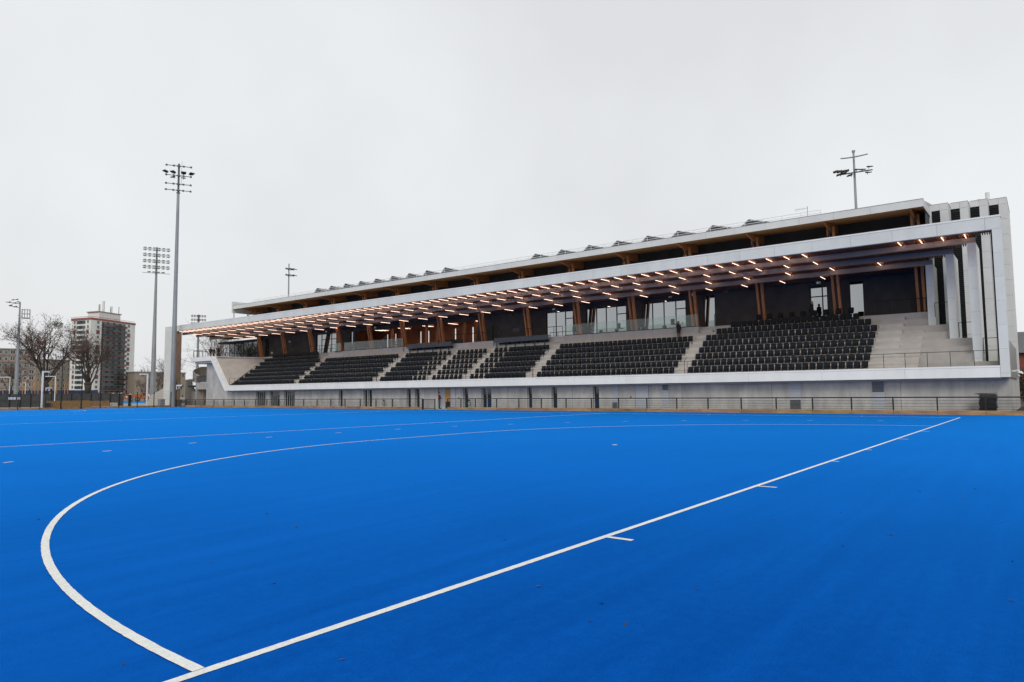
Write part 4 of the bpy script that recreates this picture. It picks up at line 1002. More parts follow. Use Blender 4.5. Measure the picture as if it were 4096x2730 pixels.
# ================================================================== people
def person(label, loc, yaw, H, cols, pose=None, hair='hair_dark', coat=False, hood=False, extra=None):
    P = {'pelvis': (0,0,.95), 'spine': (0,0,1.14), 'chest': (.005,0,1.34), 'neck': (0,0,1.49), 'jaw': (.025,0,1.57), 'head': (.012,0,1.655), 'crown': (.0,0,1.71), 'nose': (.118,0,1.615)}
    for s_, y in (('l', 1), ('r', -1)):
        P.update({'sh'+s_: (0, .175*y, 1.41), 'el'+s_: (-.02, .235*y, 1.13), 'wr'+s_: (.05, .235*y, .89), 'pa'+s_: (.075, .23*y, .82),
                  'hi'+s_: (0, .095*y, .90), 'kn'+s_: (.02, .105*y, .49), 'an'+s_: (-.015, .11*y, .085), 'ba'+s_: (.10, .12*y, .035), 'to'+s_: (.18, .125*y, .03)})
    if pose: P.update(pose)
    RAD = {'pelvis': (.165,.13), 'spine': (.145,.115), 'chest': (.165,.125), 'neck': (.06,.06), 'jaw': (.075,.085), 'head': (.085,.095), 'crown': (.06,.065), 'nose': (.016,.016),
           'sh': (.075,.075), 'el': (.052,.052), 'wr': (.034,.030), 'pa': (.042,.022), 'hi': (.105,.105), 'kn': (.068,.068), 'an': (.046,.046), 'ba': (.045,.036), 'to': (.036,.026)}
    if coat:
        for k, v in (('pelvis', (.205,.175)), ('spine', (.19,.16)), ('chest', (.195,.155)), ('sh', (.09,.09)), ('el', (.07,.07)), ('hi', (.13,.13)), ('wr', (.05,.05))): RAD[k] = v
    E_ = [('pelvis','spine'), ('spine','chest'), ('chest','neck'), ('neck','jaw'), ('jaw','head'), ('head','crown'), ('jaw','nose')]
    for s_ in 'lr': E_ += [('chest','sh'+s_), ('sh'+s_,'el'+s_), ('el'+s_,'wr'+s_), ('wr'+s_,'pa'+s_), ('pelvis','hi'+s_), ('hi'+s_,'kn'+s_), ('kn'+s_,'an'+s_), ('an'+s_,'ba'+s_), ('ba'+s_,'to'+s_)]
    for s_, y in (('l', 1), ('r', -1)):                 # five fingers, unequal and curled
        w_, pa = Vector(P['wr'+s_]), Vector(P['pa'+s_]); d_ = (pa-w_).normalized()
        side = d_.cross(Vector((0, y, .2))).normalized(); inw = d_.cross(side).normalized()
        for k, (ln_, off) in enumerate(((.058,-.9), (.075,-.35), (.08,.2), (.07,.7))):
            a_ = pa + d_*ln_*.55 + side*.022*off*1.2; c_ = pa + d_*ln_*.95 + side*.024*off*1.2 + inw*.02
            P['f%d%s' % (k, s_)] = tuple(a_); P['g%d%s' % (k, s_)] = tuple(c_); E_ += [('pa'+s_, 'f%d%s' % (k, s_)), ('f%d%s' % (k, s_), 'g%d%s' % (k, s_))]
        a_ = w_ + d_*.03 + side*.045; c_ = a_ + d_*.04 + side*.012
        P['th'+s_] = tuple(a_); P['tj'+s_] = tuple(c_); E_ += [('wr'+s_, 'th'+s_), ('th'+s_, 'tj'+s_)]
    names = list(P); sc = H/1.74
    me = bpy.data.meshes.new('t'); me.from_pydata([Vector(P[n])*sc for n in names], [(names.index(a), names.index(c_)) for a, c_ in E_], [])
    ob = bpy.data.objects.new('t', me); C.objects.link(ob); md = ob.modifiers.new('s', 'SKIN'); md.use_smooth_shade = True
    for i, n in enumerate(names):
        r_ = RAD.get(n) or RAD.get(n[:2]) or (.011, .010)
        me.skin_vertices[0].data[i].radius = (r_[0]*sc, r_[1]*sc)
        me.skin_vertices[0].data[i].use_root = (n == 'pelvis')
    sb = ob.modifiers.new('u', 'SUBSURF'); sb.levels = 1; sb.render_levels = 1
    bm_ = bpy.data.meshes.new_from_object(ob.evaluated_get(bpy.context.evaluated_depsgraph_get()))
    bpy.data.objects.remove(ob); bm_.name = 'body'
    bm_.materials.clear()
    for k in ('skin', 'top', 'legs', 'shoe', 'sleeve'): bm_.materials.append(MATS[cols.get(k) or {'skin': 'skin_tone', 'sleeve': cols['top'], 'shoe': 'cloth_black'}[k]])
    def kindof(a, c_):
        n = a[:2] if a[:2] in ('sh','el','wr','pa','hi','kn','an','ba') else a
        if a in ('neck', 'jaw', 'head') or n in ('pa',) or a[0] in 'fg' and len(a) == 3 or a[:2] in ('th', 'tj') or (n == 'wr'): return 0
        if a == 'pelvis': return 1 if (coat or c_ == 'spine') else 2
        if n == 'hi': return 2
        if n == 'kn': return 2
        if n in ('an', 'ba'): return 3
        if n in ('sh',): return 4
        return 1
    segs_ = [(Vector(P[a])*sc, Vector(P[c_])*sc, kindof(a, c_), a) for a, c_ in E_]
    for pg in bm_.polygons:
        ce = pg.center; best = (9, 0)
        for a, c_, k_, nm in segs_:
            ab = c_-a; t_ = max(0, min(1, (ce-a).dot(ab)/max(ab.length_squared, 1e-9))); d_ = (ce-(a+ab*t_)).length
            if d_ < best[0]: best = (d_, k_)
        k_ = best[1]
        if coat and k_ == 2 and ce.z > .66*sc: k_ = 1
        pg.material_index = k_
    t = thing('person', label, 'person', loc, None, yaw)
    o = bpy.data.objects.new('body', bm_); C.objects.link(o); o.parent = t
    hd = Vector(P['head'])*sc
    b = MB(); b.ball((hd.x-.022*sc, hd.y, hd.z+.022*sc), .108*sc, .094*sc, .105*sc, 12, 8)
    keep = [f for f in b.f if not all(b.v[i][0] > hd.x+.035*sc and b.v[i][2] < hd.z+.05*sc for i in f)]
    b.f = keep; b.m = [0]*len(keep); hobj = mk('hair', b, hair, t, smooth=True, local=True)
    if hood:
        b = MB(); b.ball((hd.x-.08*sc, hd.y, hd.z-.14*sc), .12*sc, .15*sc, .10*sc, 10, 6); mk('hood', b, cols['top'], t, smooth=True, local=True)
    b = MB()
    for y in (-.032, .032): b.ball((hd.x+.082*sc, hd.y+y*sc, hd.z-.012*sc), .012*sc, seg=6, rings=4)
    mk('eyes', b, 'black_metal', t, local=True)
    b = MB(); b.box(hd.x+.082*sc, hd.x+.093*sc, hd.y-.022*sc, hd.y+.022*sc, hd.z-.085*sc, hd.z-.075*sc); mk('mouth', b, 'cloth_red', t, local=True)
    b = MB()
    for y in (-.088, .088): b.ball((hd.x-.01*sc, hd.y+y*sc, hd.z-.02*sc), .018*sc, .010*sc, .03*sc, 6, 4)
    mk('ears', b, 'skin_tone', t, local=True)
    if extra: extra(t, P, sc)
    return t
def bag(t, P, sc):
    b = MB(); b.ball((-.12*sc, .26*sc, .98*sc), .16*sc, .09*sc, .13*sc, 10, 6); mk('shoulder_bag', b, 'cloth_black', t, smooth=True, local=True)
    b = MB(); b.path([(-.1*sc, .22*sc, 1.1*sc), (-.06*sc, .14*sc, 1.3*sc), (0, -.1*sc, 1.47*sc)], .012, 5); mk('strap', b, 'cloth_black', t, local=True)
UPARM = {'ell': (.09, .24, 1.16), 'wrl': (.22, .12, 1.36), 'pal': (.22, .06, 1.43)}
person('person in a long dark hooded coat and brown trousers standing above the seats', (41.1, 22.65, ROW_Z+6*ROW_H), R(-115), 1.74,
       {'top': 'cloth_black', 'legs': 'cloth_olive'}, {'elr': (.09, -.24, 1.16), 'wrr': (.20, -.10, 1.38), 'par': (.20, -.03, 1.46)}, coat=True, hood=True, extra=bag)
person('person in a red and black jacket and jeans in the ground floor doorway', (35.75, 47.95, -.01), R(-65), 1.76,
       {'top': 'cloth_black', 'legs': 'cloth_jeans', 'sleeve': 'cloth_red'}, {'ell': (.05, .24, 1.15), 'wrl': (.27, .17, 1.09), 'pal': (.34, .13, 1.10), 'elr': (.03, -.24, 1.15), 'wrr': (.25, -.16, 1.08), 'par': (.32, -.13, 1.08)})
person('person in a dark jacket and beige trousers seen from behind on the end balcony', (38.0, 100.0-.6, 7.47), R(20), 1.78, {'top': 'cloth_black', 'legs': 'cloth_beige'}, coat=True)
person('shorter person all in dark clothes between two others on the end balcony', (38.0, 98.4, 7.47), R(120), 1.6, {'top': 'cloth_black', 'legs': 'cloth_navy'}, dict(UPARM))
person('person in a dark coat raising a hand to the face on the end balcony', (38.0, 97.1, 7.47), R(110), 1.75, {'top': 'cloth_black', 'legs': 'cloth_black'}, {'elr': (.10, -.24, 1.18), 'wrr': (.23, -.12, 1.36), 'par': (.25, -.06, 1.44), 'knl': (.10, .11, .5), 'anl': (.14, .12, .085), 'bal': (.26, .13, .04), 'tol': (.33, .13, .03)}, coat=True)
person('person with pale headscarf and dark top at the glazed door behind the seats', (43.6, 11.55, FZ), R(-60), 1.68, {'top': 'cloth_black', 'legs': 'cloth_navy'}, hair='hair_light', hood=False, extra=bag)
person('person in dark clothes leaning forward behind the lobby glass', (43.0, 64.6, FZ), R(-150), 1.76, {'top': 'cloth_black', 'legs': 'cloth_black'}, {'chest': (.12, 0, 1.30), 'neck': (.18, 0, 1.44), 'jaw': (.22, 0, 1.51), 'head': (.22, 0, 1.59), 'crown': (.22, 0, 1.65), 'nose': (.33, 0, 1.56), 'shl': (.12, .175, 1.37), 'shr': (.12, -.175, 1.37), 'ell': (.22, .25, 1.12), 'elr': (.22, -.25, 1.12), 'wrl': (.36, .2, .98), 'wrr': (.36, -.2, .98), 'pal': (.43, .19, .97), 'par': (.43, -.19, .97)}, coat=True)

# ================================================================== small things by the stand
t = thing('board_stack', 'tall uneven stack of black rubber boards behind the barrier', 'stack of boards', (35.0, -.95, 0))
for k in range(26):
    j, jx = random.uniform(-.05, .05), random.uniform(-.05, .05); sh = .10*max(0, (16-k))/16*0
    b = MB(); z = .06+k*.047; b.box(34.45+jx, 35.45+jx, -1.40+j-(.03 if k % 3 else 0), -.50+j, z, z+.036); mk('board', b, 'rubber', t)
b = MB(); b.hexa([(34.4,-1.48,1.31),(35.4,-1.42,1.30),(35.5,-.42,1.29),(34.5,-.28,1.26),(34.4,-1.48,1.34),(35.4,-1.42,1.33),(35.5,-.42,1.32),(34.5,-.28,1.29)]); mk('board', b, 'grey_metal_dark', t)
b = MB(); b.box(34.5, 35.4, -1.3, -.5, 0, .055); mk('pallet', b, 'board', t)
for yy, where in ((43.9, 'under the single window next to the doorway'), (57.1, 'on the wall between two pairs of narrow windows'), (57.9-1.7, 'beside the other hose, hanging lower')):
    if where.startswith('beside'): continue
    t = thing('garden_hose', 'looped green hose hanging ' + where, 'hose', (XW-.1, yy, 0), 'hoses on the concrete wall')
    b = MB(); pts = [(XW-.08, yy+.3*math.cos(a)*.6+.15, .62+.3*math.sin(a)) for a in [R(90)+R(20)*k for k in range(15)]]; b.path(pts, .022, 6)
    b.path([(XW-.08, yy+.12, .92), (XW-.1, yy-.05, .75), (XW-.16, yy-.2, .35), (XW-.3, yy-.35, 0.03)], .024, 6); mk('loop', b, 'hose_green', t)
    b = MB(); b.box(XW-.12, XW-.003, yy+.02, yy+.24, .86, .96); mk('hook', b, 'black_metal', t)
for k, xx in enumerate((37.6, 39.9)):
    t = thing('dome_camera', ('white dome camera on a bracket nearest the corner of the end wall', 'white dome camera on a bracket farther along the end wall')[k], 'camera', (xx, -2.2, 2.6))
    b = MB(); b.path([(xx, -2.19, 2.75), (xx, -2.5, 2.80), (xx, -2.62, 2.72)], .04, 6); mk('bracket', b, 'white_paint', t)
    b = MB(); b.tube((xx, -2.62, 2.60), (xx, -2.62, 2.73), .16, .11, n=12); mk('housing', b, 'white_paint', t)
    b = MB(); b.ball((xx, -2.62, 2.60), .10, .10, .10); mk('dome', b, 'black_metal', t)
b = MB(); n = 14; vs_ = []; fs = []
for i in range(n):
    for j in range(n):
        u_, v_ = i/(n-1)*2-1, j/(n-1)*2-1; h_ = max(0, 1-u_*u_)*max(0, 1-v_*v_)
        vs_.append((40.5+u_*4.0, -5.6+v_*3.6, -.06+.95*h_**.7+random.uniform(-.07, .07)*h_))
for i in range(n-1):
    for j in range(n-1): fs.append((i*n+j, (i+1)*n+j, (i+1)*n+j+1, i*n+j+1))
b.add(vs_, fs); struct('earth_mound', b, 'earth')
# fallen leaves on the pitch
lf = MB(); lf.add([(-.05,0,.004),(-.02,.022,.016),(.03,.018,.012),(.055,0,.02),(.03,-.02,.014),(-.02,-.02,.006),(0,0,.004)], [(0,1,6),(1,2,6),(2,3,6),(3,4,6),(4,5,6),(5,0,6)]); leaf_me = lf.mesh('fallen_leaf', 'leaf_litter')
def gp(px, py):
    d_ = fw + rt*((px-2048)/FPX) + up*(-(py-1365)/FPX); k_ = -CAM.z/d_.z; return CAM + d_*k_
LEAF = [(3092,2082),(3370,2185),(4050,2248),(2360,2488),(2156,2348),(2870,2325),(3563,2142),(2560,2184),(2820,2204),(3095,2085),(3505,1951),(1186,2112),(851,2252),(1095,2336),(1370,2641),(3440,2045),(3570,2097),(3849,1998),(4012,2090),(4047,2406),(2501,2501),(153,2080),(1815,2087),(2018,2160),(1069,2056),(3361,2051),(2224,2021),(3730,2000),(494,2662),(1660,1937),(3900,1957),(1755,1975),(1070,1932),(363,1932),(548,1835),(2407,2417),(2787,2360),(3680,1967)]
for i, (px, py) in enumerate(LEAF):
    o = put('fallen_leaf', leaf_me, None, gp(px, py)+Vector((0,0,.003)), (random.uniform(-.3,.3), random.uniform(-.3,.3), random.uniform(0, 6.3)))
    s_ = random.uniform(.25, .5); o.scale = (s_*random.uniform(.7, 1.5), s_, s_); tag(o, 'small dry brown leaf lying on the blue turf', 'leaf', 'dry leaves on the pitch')

# ================================================================== trees (bare, winter)
def tree(label, loc, H, spread, seed, nl=6, fork=.22, leaves=0, depth=5, mist=False, group='bare winter trees', trunk_r=None, pollard=False, dens=1.0):
    rnd = random.Random(seed); t = thing('bare_tree', label, 'tree', loc, group)
    tr, cw = MB(), MB(); tips = []
    r0 = trunk_r or H*.032
    def grow(p, d, ln, r, lv):
        n = 4 if lv < 3 else 3 if lv < 5 else 2
        mb_ = tr if lv <= 1 else cw; q = p
        for i in range(n):
            d = (d + Vector((rnd.gauss(0,.10), rnd.gauss(0,.10), rnd.gauss(.04,.06)+(.05 if lv < 3 else .0)))).normalized()
            q2 = q + d*(ln/n); ra = max(r*(1-.55*i/n), .0075); rb = max(r*(1-.55*(i+1)/n), .006)
            mb_.tube(q, q2, ra, rb, 7 if lv <= 1 else 4 if lv == 2 else 3, cap=False); q = q2
            if lv < depth and (i > 0 or lv >= 2):
                k = 1 if lv < 2 else (2 if rnd.random() < .25*dens else 1 if rnd.random() < .85 else 0)
                for _ in range(k):
                    ax = Vector((rnd.gauss(0,1), rnd.gauss(0,1), rnd.gauss(.15,.6))).normalized()
                    nd = (d*.75 + ax*.75).normalized(); nd.z = nd.z if nd.z > -.15 else -.15
                    grow(q, nd, ln*rnd.uniform(.45,.68), r*.52, lv+1)
        if lv >= depth: tips.append(q)
        elif lv < depth:
            for _ in range(2):
                ax = Vector((rnd.gauss(0,1), rnd.gauss(0,1), rnd.gauss(.2,.5))).normalized()
                grow(q, (d*.8+ax*.55).normalized(), ln*rnd.uniform(.4,.6), r*.42, lv+1)
    top = Vector((rnd.gauss(0,.1), rnd.gauss(0,.1), H*fork))
    tr.tube((0,0,-.2), top*.5, r0*1.25, r0*1.0, 10, cap=False); tr.tube(top*.5, top, r0, r0*(1.25 if pollard else .92), 10)
    if pollard: tr.ball(top, r0*1.5, r0*1.4, r0*.9, 10, 6)
    for i in range(nl):
        a = 2*math.pi*(i+rnd.uniform(-.25,.25))/nl; tilt = rnd.uniform(.25, 1.0)*spread
        d = Vector((math.cos(a)*tilt, math.sin(a)*tilt, 1)).normalized()
        grow(top*rnd.uniform(.8,1.0), d, H*(1-fork)*rnd.uniform(.50,.66), r0*.36, 1)
    mk('trunk', tr, 'bark', t, smooth=True, local=True)
    mk('crown', cw, 'twig', t, local=True)
    if leaves:
        b = MB()
        for _ in range(leaves):
            p = rnd.choice(tips) + Vector((rnd.gauss(0,.25), rnd.gauss(0,.25), rnd.gauss(0,.25))); s_ = rnd.uniform(.08,.17)
            u_ = Vector((rnd.gauss(0,1), rnd.gauss(0,1), rnd.gauss(0,1))).normalized(); v_ = u_.orthogonal().normalized()
            b.add([p, p+u_*s_+v_*s_*.5, p+u_*s_*2, p+u_*s_-v_*s_*.5], [(0,1,2,3)])
        mk('dry_leaves', b, 'dry_leaf', t, local=True)['kind'] = 'stuff'
    if mist:
        b = MB(); c0 = Vector(mist)
        for _ in range(750):
            u_ = Vector((rnd.gauss(0,1), rnd.gauss(0,1), rnd.gauss(0,.8))).normalized()*rnd.uniform(.2,.66); p = c0+u_; v_ = u_.orthogonal().normalized()
            b.add([p, p+v_*.10+u_*.05, p+u_*.16, p-v_*.08+u_*.05], [(0,1,2,3)])
        mk('mistletoe', b, 'mistletoe_leaf', t, local=True)
    return t
q = polar(ray_az(179, 1600), 140); tree('tall bare tree with reddish dry leaves and a ball of mistletoe', q, 13.4, .85, 5, 7, .33, 2600, 5, mist=(1.4, -.46, 13.9), trunk_r=.5, dens=.4)
q = polar(ray_az(352, 1590), 172); tree('pollarded bare tree with a knobbly trunk before the tower block', q, 14.2, .62, 9, 8, .31, 250, 5, trunk_r=.55, pollard=True, dens=.3)
q = polar(ray_az(40, 1590), 190); tree('bare low tree with sparse leaves before the long brown block', q, 9.5, .9, 21, 5, .25, 500, 4)
tree('bare tree with many upright stems between the white pier and the balcony', polar(60.75, 160), 15.0, .35, 31, 6, .10, 0, 5, dens=0, trunk_r=.34)
tree('bare tree with fine twigs seen below the end balcony', polar(59.6, 168), 12.5, .6, 37, 5, .15, 0, 4, trunk_r=.3)
tree('slender bare tree beside the left edge of the white pier', polar(64.15, 210), 12.5, .6, 41, 5, .2, 200, 4, trunk_r=.3)
tree('small bare tree in front of the beige block beside the ramp', polar(64.7, 330), 12.0, .8, 43, 5, .2, 300, 4)
tree('reddish young tree before the beige block', polar(65.75, 340), 9.5, .7, 47, 5, .2, 900, 4)
tree('bare tree standing behind the beige block', polar(65.9, 470), 20.5, .9, 53, 5, .3, 0, 4)

# ================================================================== street level beyond
P = [polar(60, 285), polar(78, 285), polar(78, 1100), polar(60, 1100)]
b = MB(); b.hexa([(q.x, q.y, -.3) for q in P] + [(q.x, q.y, .9) for q in P]); struct('street', b, 'apron')
def frame_box(p0, u_, v_, H, z0=0):
    return [tuple(p0)[:2]+(z0,), tuple(p0+u_)[:2]+(z0,), tuple(p0+u_+v_)[:2]+(z0,), tuple(p0+v_)[:2]+(z0,)] + [tuple(p0)[:2]+(H,), tuple(p0+u_)[:2]+(H,), tuple(p0+u_+v_)[:2]+(H,), tuple(p0+v_)[:2]+(H,)]
class Facade:
    """local frame on a wall: a along the wall, z up, n outward"""
    def __init__(s, p0, p1): s.p = Vector((p0.x, p0.y, 0)); s.d = Vector((p1.x-p0.x, p1.y-p0.y, 0)); s.len = s.d.length; s.d.normalize(); s.n = Vector((s.d.y, -s.d.x, 0)); s.rz = math.atan2(s.d.y, s.d.x)
    def at(s, a, z, o=0): q = s.p + s.d*a + s.n*o; q.z = z; return q
def win_mesh(wd, h, frame, glass, fr=.12, mull=1):
    b = MB(); b.box(-wd/2, wd/2, -.02, .02, 0, h, 1)
    b.box(-wd/2-fr, wd/2+fr, -.10, .0, -fr, -.001, 0); b.box(-wd/2-fr, wd/2+fr, -.10, .0, h+.001, h+fr, 0)
    for s_ in (-1, 1): b.box(s_*(wd/2+fr/2)-fr/2, s_*(wd/2+fr/2)+fr/2, -.10, .0, 0, h, 0)
    for k in range(mull):
        x = -wd/2+wd*(k+1)/(mull+1); b.box(x-.05, x+.05, -.06, -.021, 0, h, 0)
    return b.mesh('window', [frame, glass])
# ---- tower block
D0 = 420; HT = 42.0
P0 = polar(ray_az(363, 1300), D0); PR = polar(ray_az(541, 1300), D0*1.058); PL = polar(ray_az(286, 1300), D0*1.028)
P0.z = PR.z = PL.z = 0
tw = thing('tower_block', 'white tower block with dark balconies and red trim behind the bare trees', 'building', (P0.x, P0.y, 0))
b = MB(); b.hexa(frame_box(P0, PR-P0, PL-P0, HT)); mk('wall', b, 'plaster_white', tw)
ce = (PR+PL)/2
def grown(p, s_): return ce + (p-ce)*s_
g0, gr_, gl = grown(P0, 1.02), grown(PR, 1.02), grown(PL, 1.02)
b = MB(); b.hexa(frame_box(g0, gr_-g0, gl-g0, HT+1.1, HT+.01)); roof = mk('roof', b, 'red_trim', tw)
b = MB()
for i in range(2): 
    z = HT+1.75
    for a, c_ in ((g0, gr_), (g0, gl)): b.tube(grown(a, .96)+Vector((0,0,z)), grown(c_, .96)+Vector((0,0,z)), .10, n=4)
mk('roof_rail', b, 'galv', roof)
def inn(fu, fv): return P0 + (PR-P0)*fu + (PL-P0)*fv
b = MB(); b.hexa(frame_box(inn(.25,.2), (PR-P0)*.48, (PL-P0)*.6, HT+5.0, HT+1.11)); mk('plant_room', b, 'plaster_white', roof)
b = MB(); b.hexa(frame_box(inn(.23,.18), (PR-P0)*.52, (PL-P0)*.64, HT+5.5, HT+5.01)); mk('plant_room_cap', b, 'plaster_grey', roof)
for fu, fv, rr, h in ((.33, .4, .55, 9.5), (.40, .35, .65, 11.6), (.62, .45, .6, 9.6)):
    q = inn(fu, fv); b = MB(); b.tube((q.x, q.y, HT+5.5), (q.x, q.y, HT+h), rr, n=10); mk('chimney', b, 'plaster_white', roof)
for fu, h in ((.28, 9.3), (.52, 8.4), (.71, 9.6)):
    q = inn(fu, .25); b = MB(); b.tube((q.x, q.y, HT+5.5), (q.x, q.y, HT+h), .16, n=5); mk('antenna', b, 'galv_dark', roof)
FA, FB = Facade(P0, PR), Facade(PL, P0)
NF = 16; fh = HT/NF
w_std, w_red = win_mesh(1.5, 1.45, 'white_frame', 'window_far', .1), win_mesh(1.5, 1.45, 'red_trim', 'window_far', .38)
La, Lb = FA.len, FB.len
for i in range(NF):
    z = i*fh+.9; red = (i % 3 == 1)
    for fr_a in (.155, .845): put('window', w_red if red else w_std, tw, FA.at(La*fr_a, z, .04), (0, 0, FA.rz))
    # balcony bay
    b = MB(); b.box(0, La*.53, -.02, .06, 0, fh-.30); put('balcony_bay', b.mesh('balcony_bay', 'balcony_dark'), tw, FA.at(La*.235, i*fh+.02, .03), (0, 0, FA.rz))
    b = MB(); b.box(-.1, La*.55, -1.2, -.03, .08, .22); put('balcony_slab', b.mesh('balcony_slab', 'red_trim'), tw, FA.at(La*.235, i*fh-.25, .03), (0, 0, FA.rz))
    a = 0.0; rnd = random.Random(100+i)
    b = MB(); b.box(0, La*.53, -1.16, -1.12, .02, 1.0); put('balcony_guard', b.mesh('balcony_guard', 'balcony_panel_grey'), tw, FA.at(La*.237, i*fh, .03), (0, 0, FA.rz))
    s0 = rnd.uniform(0, .5); b = MB(); b.box(La*.53*s0, La*.53*min(1, s0+rnd.uniform(.25,.7)), -1.22, -1.17, .02, 1.06); put('balcony_panel', b.mesh('balcony_panel', 'balcony_panel'), tw, FA.at(La*.237, i*fh, .03), (0, 0, FA.rz))
    for k in range(4):
        put('window', w_std, tw, FA.at(La*(.235+.53*(k+.5)/4), z-.1, .12), (0, 0, FA.rz))
    for fr_a in (.18, .86): put('window', w_red if red else w_std, tw, FB.at(Lb*fr_a, z, .04), (0, 0, FB.rz), (.75, 1, 1))
    b = MB(); b.box(0, Lb*.42, -.25, .0, 0, 1.5); put('loggia', b.mesh('loggia', 'balcony_dark' if rnd.random() < .5 else 'window_far'), tw, FB.at(Lb*.3, z-.2, .04), (0, 0, FB.rz))
    b = MB(); b.box(0, Lb*.16, -.35, -.26, 0, 1.5); put('loggia_screen', b.mesh('loggia_screen', 'balcony_panel'), tw, FB.at(Lb*.42, z-.2, .04), (0, 0, FB.rz))
# ---- long blocks on either side
def slab_block(label, p0, p1, depth, H, wallm, nfl, ncol, trim=None, frame='white_frame', dens=1.0, seed=1, ww=1.6, wh=1.5):
    t = thing('apartment_block', label, 'building', (p0.x, p0.y, 0)); f_ = Facade(p0, p1); v_ = -f_.n*depth; rnd = random.Random(seed)
    b = MB(); b.hexa(frame_box(f_.p, f_.d*f_.len, v_, H)); mk('wall', b, wallm, t)
    b = MB(); b.hexa(frame_box(f_.p-f_.d*.4+f_.n*.4, f_.d*(f_.len+.8), v_-f_.n*.8, H+.5, H+.01)); mk('roof', b, 'plaster_grey', t)
    me = win_mesh(ww, wh, frame, 'window_far', .1); me2 = win_mesh(ww*.55, wh*.8, frame, 'window_far', .08, 0)
    for i in range(nfl):
        for k in range(ncol):
            if rnd.random() > dens: continue
            put('window', me if (k % 3) else me2, t, f_.at(f_.len*(k+.5)/ncol, H*(i+.35)/nfl, .05), (0, 0, f_.rz))
            if trim and rnd.random() < .35:
                b = MB(); b.box(-1.5, 1.5, -.35, -.25, -1.0, -.1); put('window_guard', b.mesh('window_guard', trim), t, f_.at(f_.len*(k+.5)/ncol, H*(i+.35)/nfl, .05), (0, 0, f_.rz))
        if trim:
            b = MB(); b.box(0, f_.len, -.12, 0, 0, .3); put('floor_band', b.mesh('floor_band', trim), t, f_.at(0, H*i/nfl+.02, .05), (0, 0, f_.rz))
    return t
p0, p1 = polar(76.3, 372), polar(72.35, 372); slab_block('long grey and brown apartment block behind the lamp mast', p0, p1, 14, 22.6, 'plaster_grey', 8, 11, 'plaster_side', seed=3)
p0, p1 = polar(72.3, 430), polar(70.3, 440); slab_block('lower pale apartment block between the trees and the tower', p0, p1, 12, 21, 'plaster_beige', 7, 7, seed=4)
p0, p1 = polar(66.35, 432), polar(63.0, 445); slab_block('beige five storey block beside the tower', p0, p1, 14, 14.9, 'plaster_beige', 5, 10, None, 'plaster_beige', .85, 5, 1.3, 1.5)
p0, p1 = polar(60.9, 420), polar(59.0, 430); slab_block('white block glimpsed through bare branches under the balcony', p0, p1, 14, 17, 'plaster_white', 6, 6, seed=6)

# ---- site hoardings, reed bank, posts
def flat_box(name, label, cat, az0, az1, d0, z0, z1, m, th=.2, grp=None):
    a, c_ = polar(az0, d0), polar(az1, d0); f_ = Facade(a, c_); b = MB(); b.hexa(frame_box(f_.p, f_.d*f_.len, -f_.n*th, z1, z0)); return tag(mk(name, b, m), label, cat, grp)
sc_ = thing('screen_fence', 'dark mesh screen fence behind the pitch end, under the trees', 'fence', polar(71.5, 128))
f_ = Facade(polar(76, 128), polar(67.0, 128)); b = MB(); b.hexa(frame_box(f_.p, f_.d*f_.len, -f_.n*.03, 2.15, .15)); mk('screen', b, 'dark_screen', sc_)
b = MB(); b.box(-.04, .04, -.04, .04, 0, 2.35); me = b.mesh('post', 'black_metal'); a = 0
while a < f_.len: put('post', me, sc_, f_.at(a, 0, .06)); a += 1.3
for k in range(4):
    pass
flat_box('wind_screen', 'dark blue screen strip behind the orange posts', 'screen', 76, 68.6, 212, 1.7, 3.4, 'blue_screen')
b = MB(); b.box(16.6, 22.0, 102.0, 102.3, 0, 1.12); tag(mk('reed_screen', b, 'reed'), 'low tan reed screen below the tall bare tree', 'screen')
b = MB(); b.box(22.4, 25.0, 103.2, 103.5, .25, 1.05); tag(mk('board_edging', b, 'board'), 'low brown board edging next to the reed screen', 'edging')
b = MB(); b.box(25.4, 26.2, 103.4, 104.0, 0, .75); tag(mk('concrete_block', b, 'concrete_pale'), 'pale concrete block on the ground near the dark totem', 'block')
t = thing('totem_sign', 'dark upright totem sign with a green arrow', 'sign', (27.2, 101.8, 0))
b = MB(); b.box(27.0, 27.38, 101.7, 101.9, 0, 2.05); mk('slab', b, 'black_metal', t)
b = MB(); b.box(27.01, 27.37, 101.69, 101.699, 1.9, 2.02); mk('top_strip', b, 'white_paint', t)
b = MB(); b.add([(27.38, 101.69, .85), (27.38, 101.69, .68), (27.25, 101.69, .55), (27.38, 101.69, .42), (27.38, 101.69, .25), (27.16, 101.69, .55)], [(0,1,2,5), (5,2,3,4)]); mk('arrow', b, 'green_mark', t)
b = MB(); b.box(31.5, 32.2, 101.6, 102.4, 0, 1.2); tag(mk('service_cabinet', b, 'galv'), 'grey service cabinet beside the foot of the white end pier', 'cabinet')
b = MB(); b.box(16.2, 16.9, 101.2, 101.7, .0, .75); b.box(16.15, 16.95, 101.15, 101.75, .751, .84); tag(mk('dark_chest', b, 'grey_metal_dark'), 'dark chest standing at the foot of the tall tree', 'chest')
t = thing('wheel_sign', 'dark sign with a white wheel emblem on a white angled arm', 'sign', (16.2, 101.0, 0))
b = MB(); b.box(16.16, 16.24, 100.96, 101.04, 0, 2.5); mk('post', b, 'black_metal', t)
b = MB(); b.box(16.24, 16.9, 100.98, 101.02, 2.78, 2.9); b.box(16.16, 16.239, 100.97, 101.03, 2.45, 2.9); mk('white_arm', b, 'white_paint', t)
b = MB(); b.box(16.26, 16.9, 100.985, 101.015, 2.34, 2.77); wb = mk('board', b, 'black_metal', t)
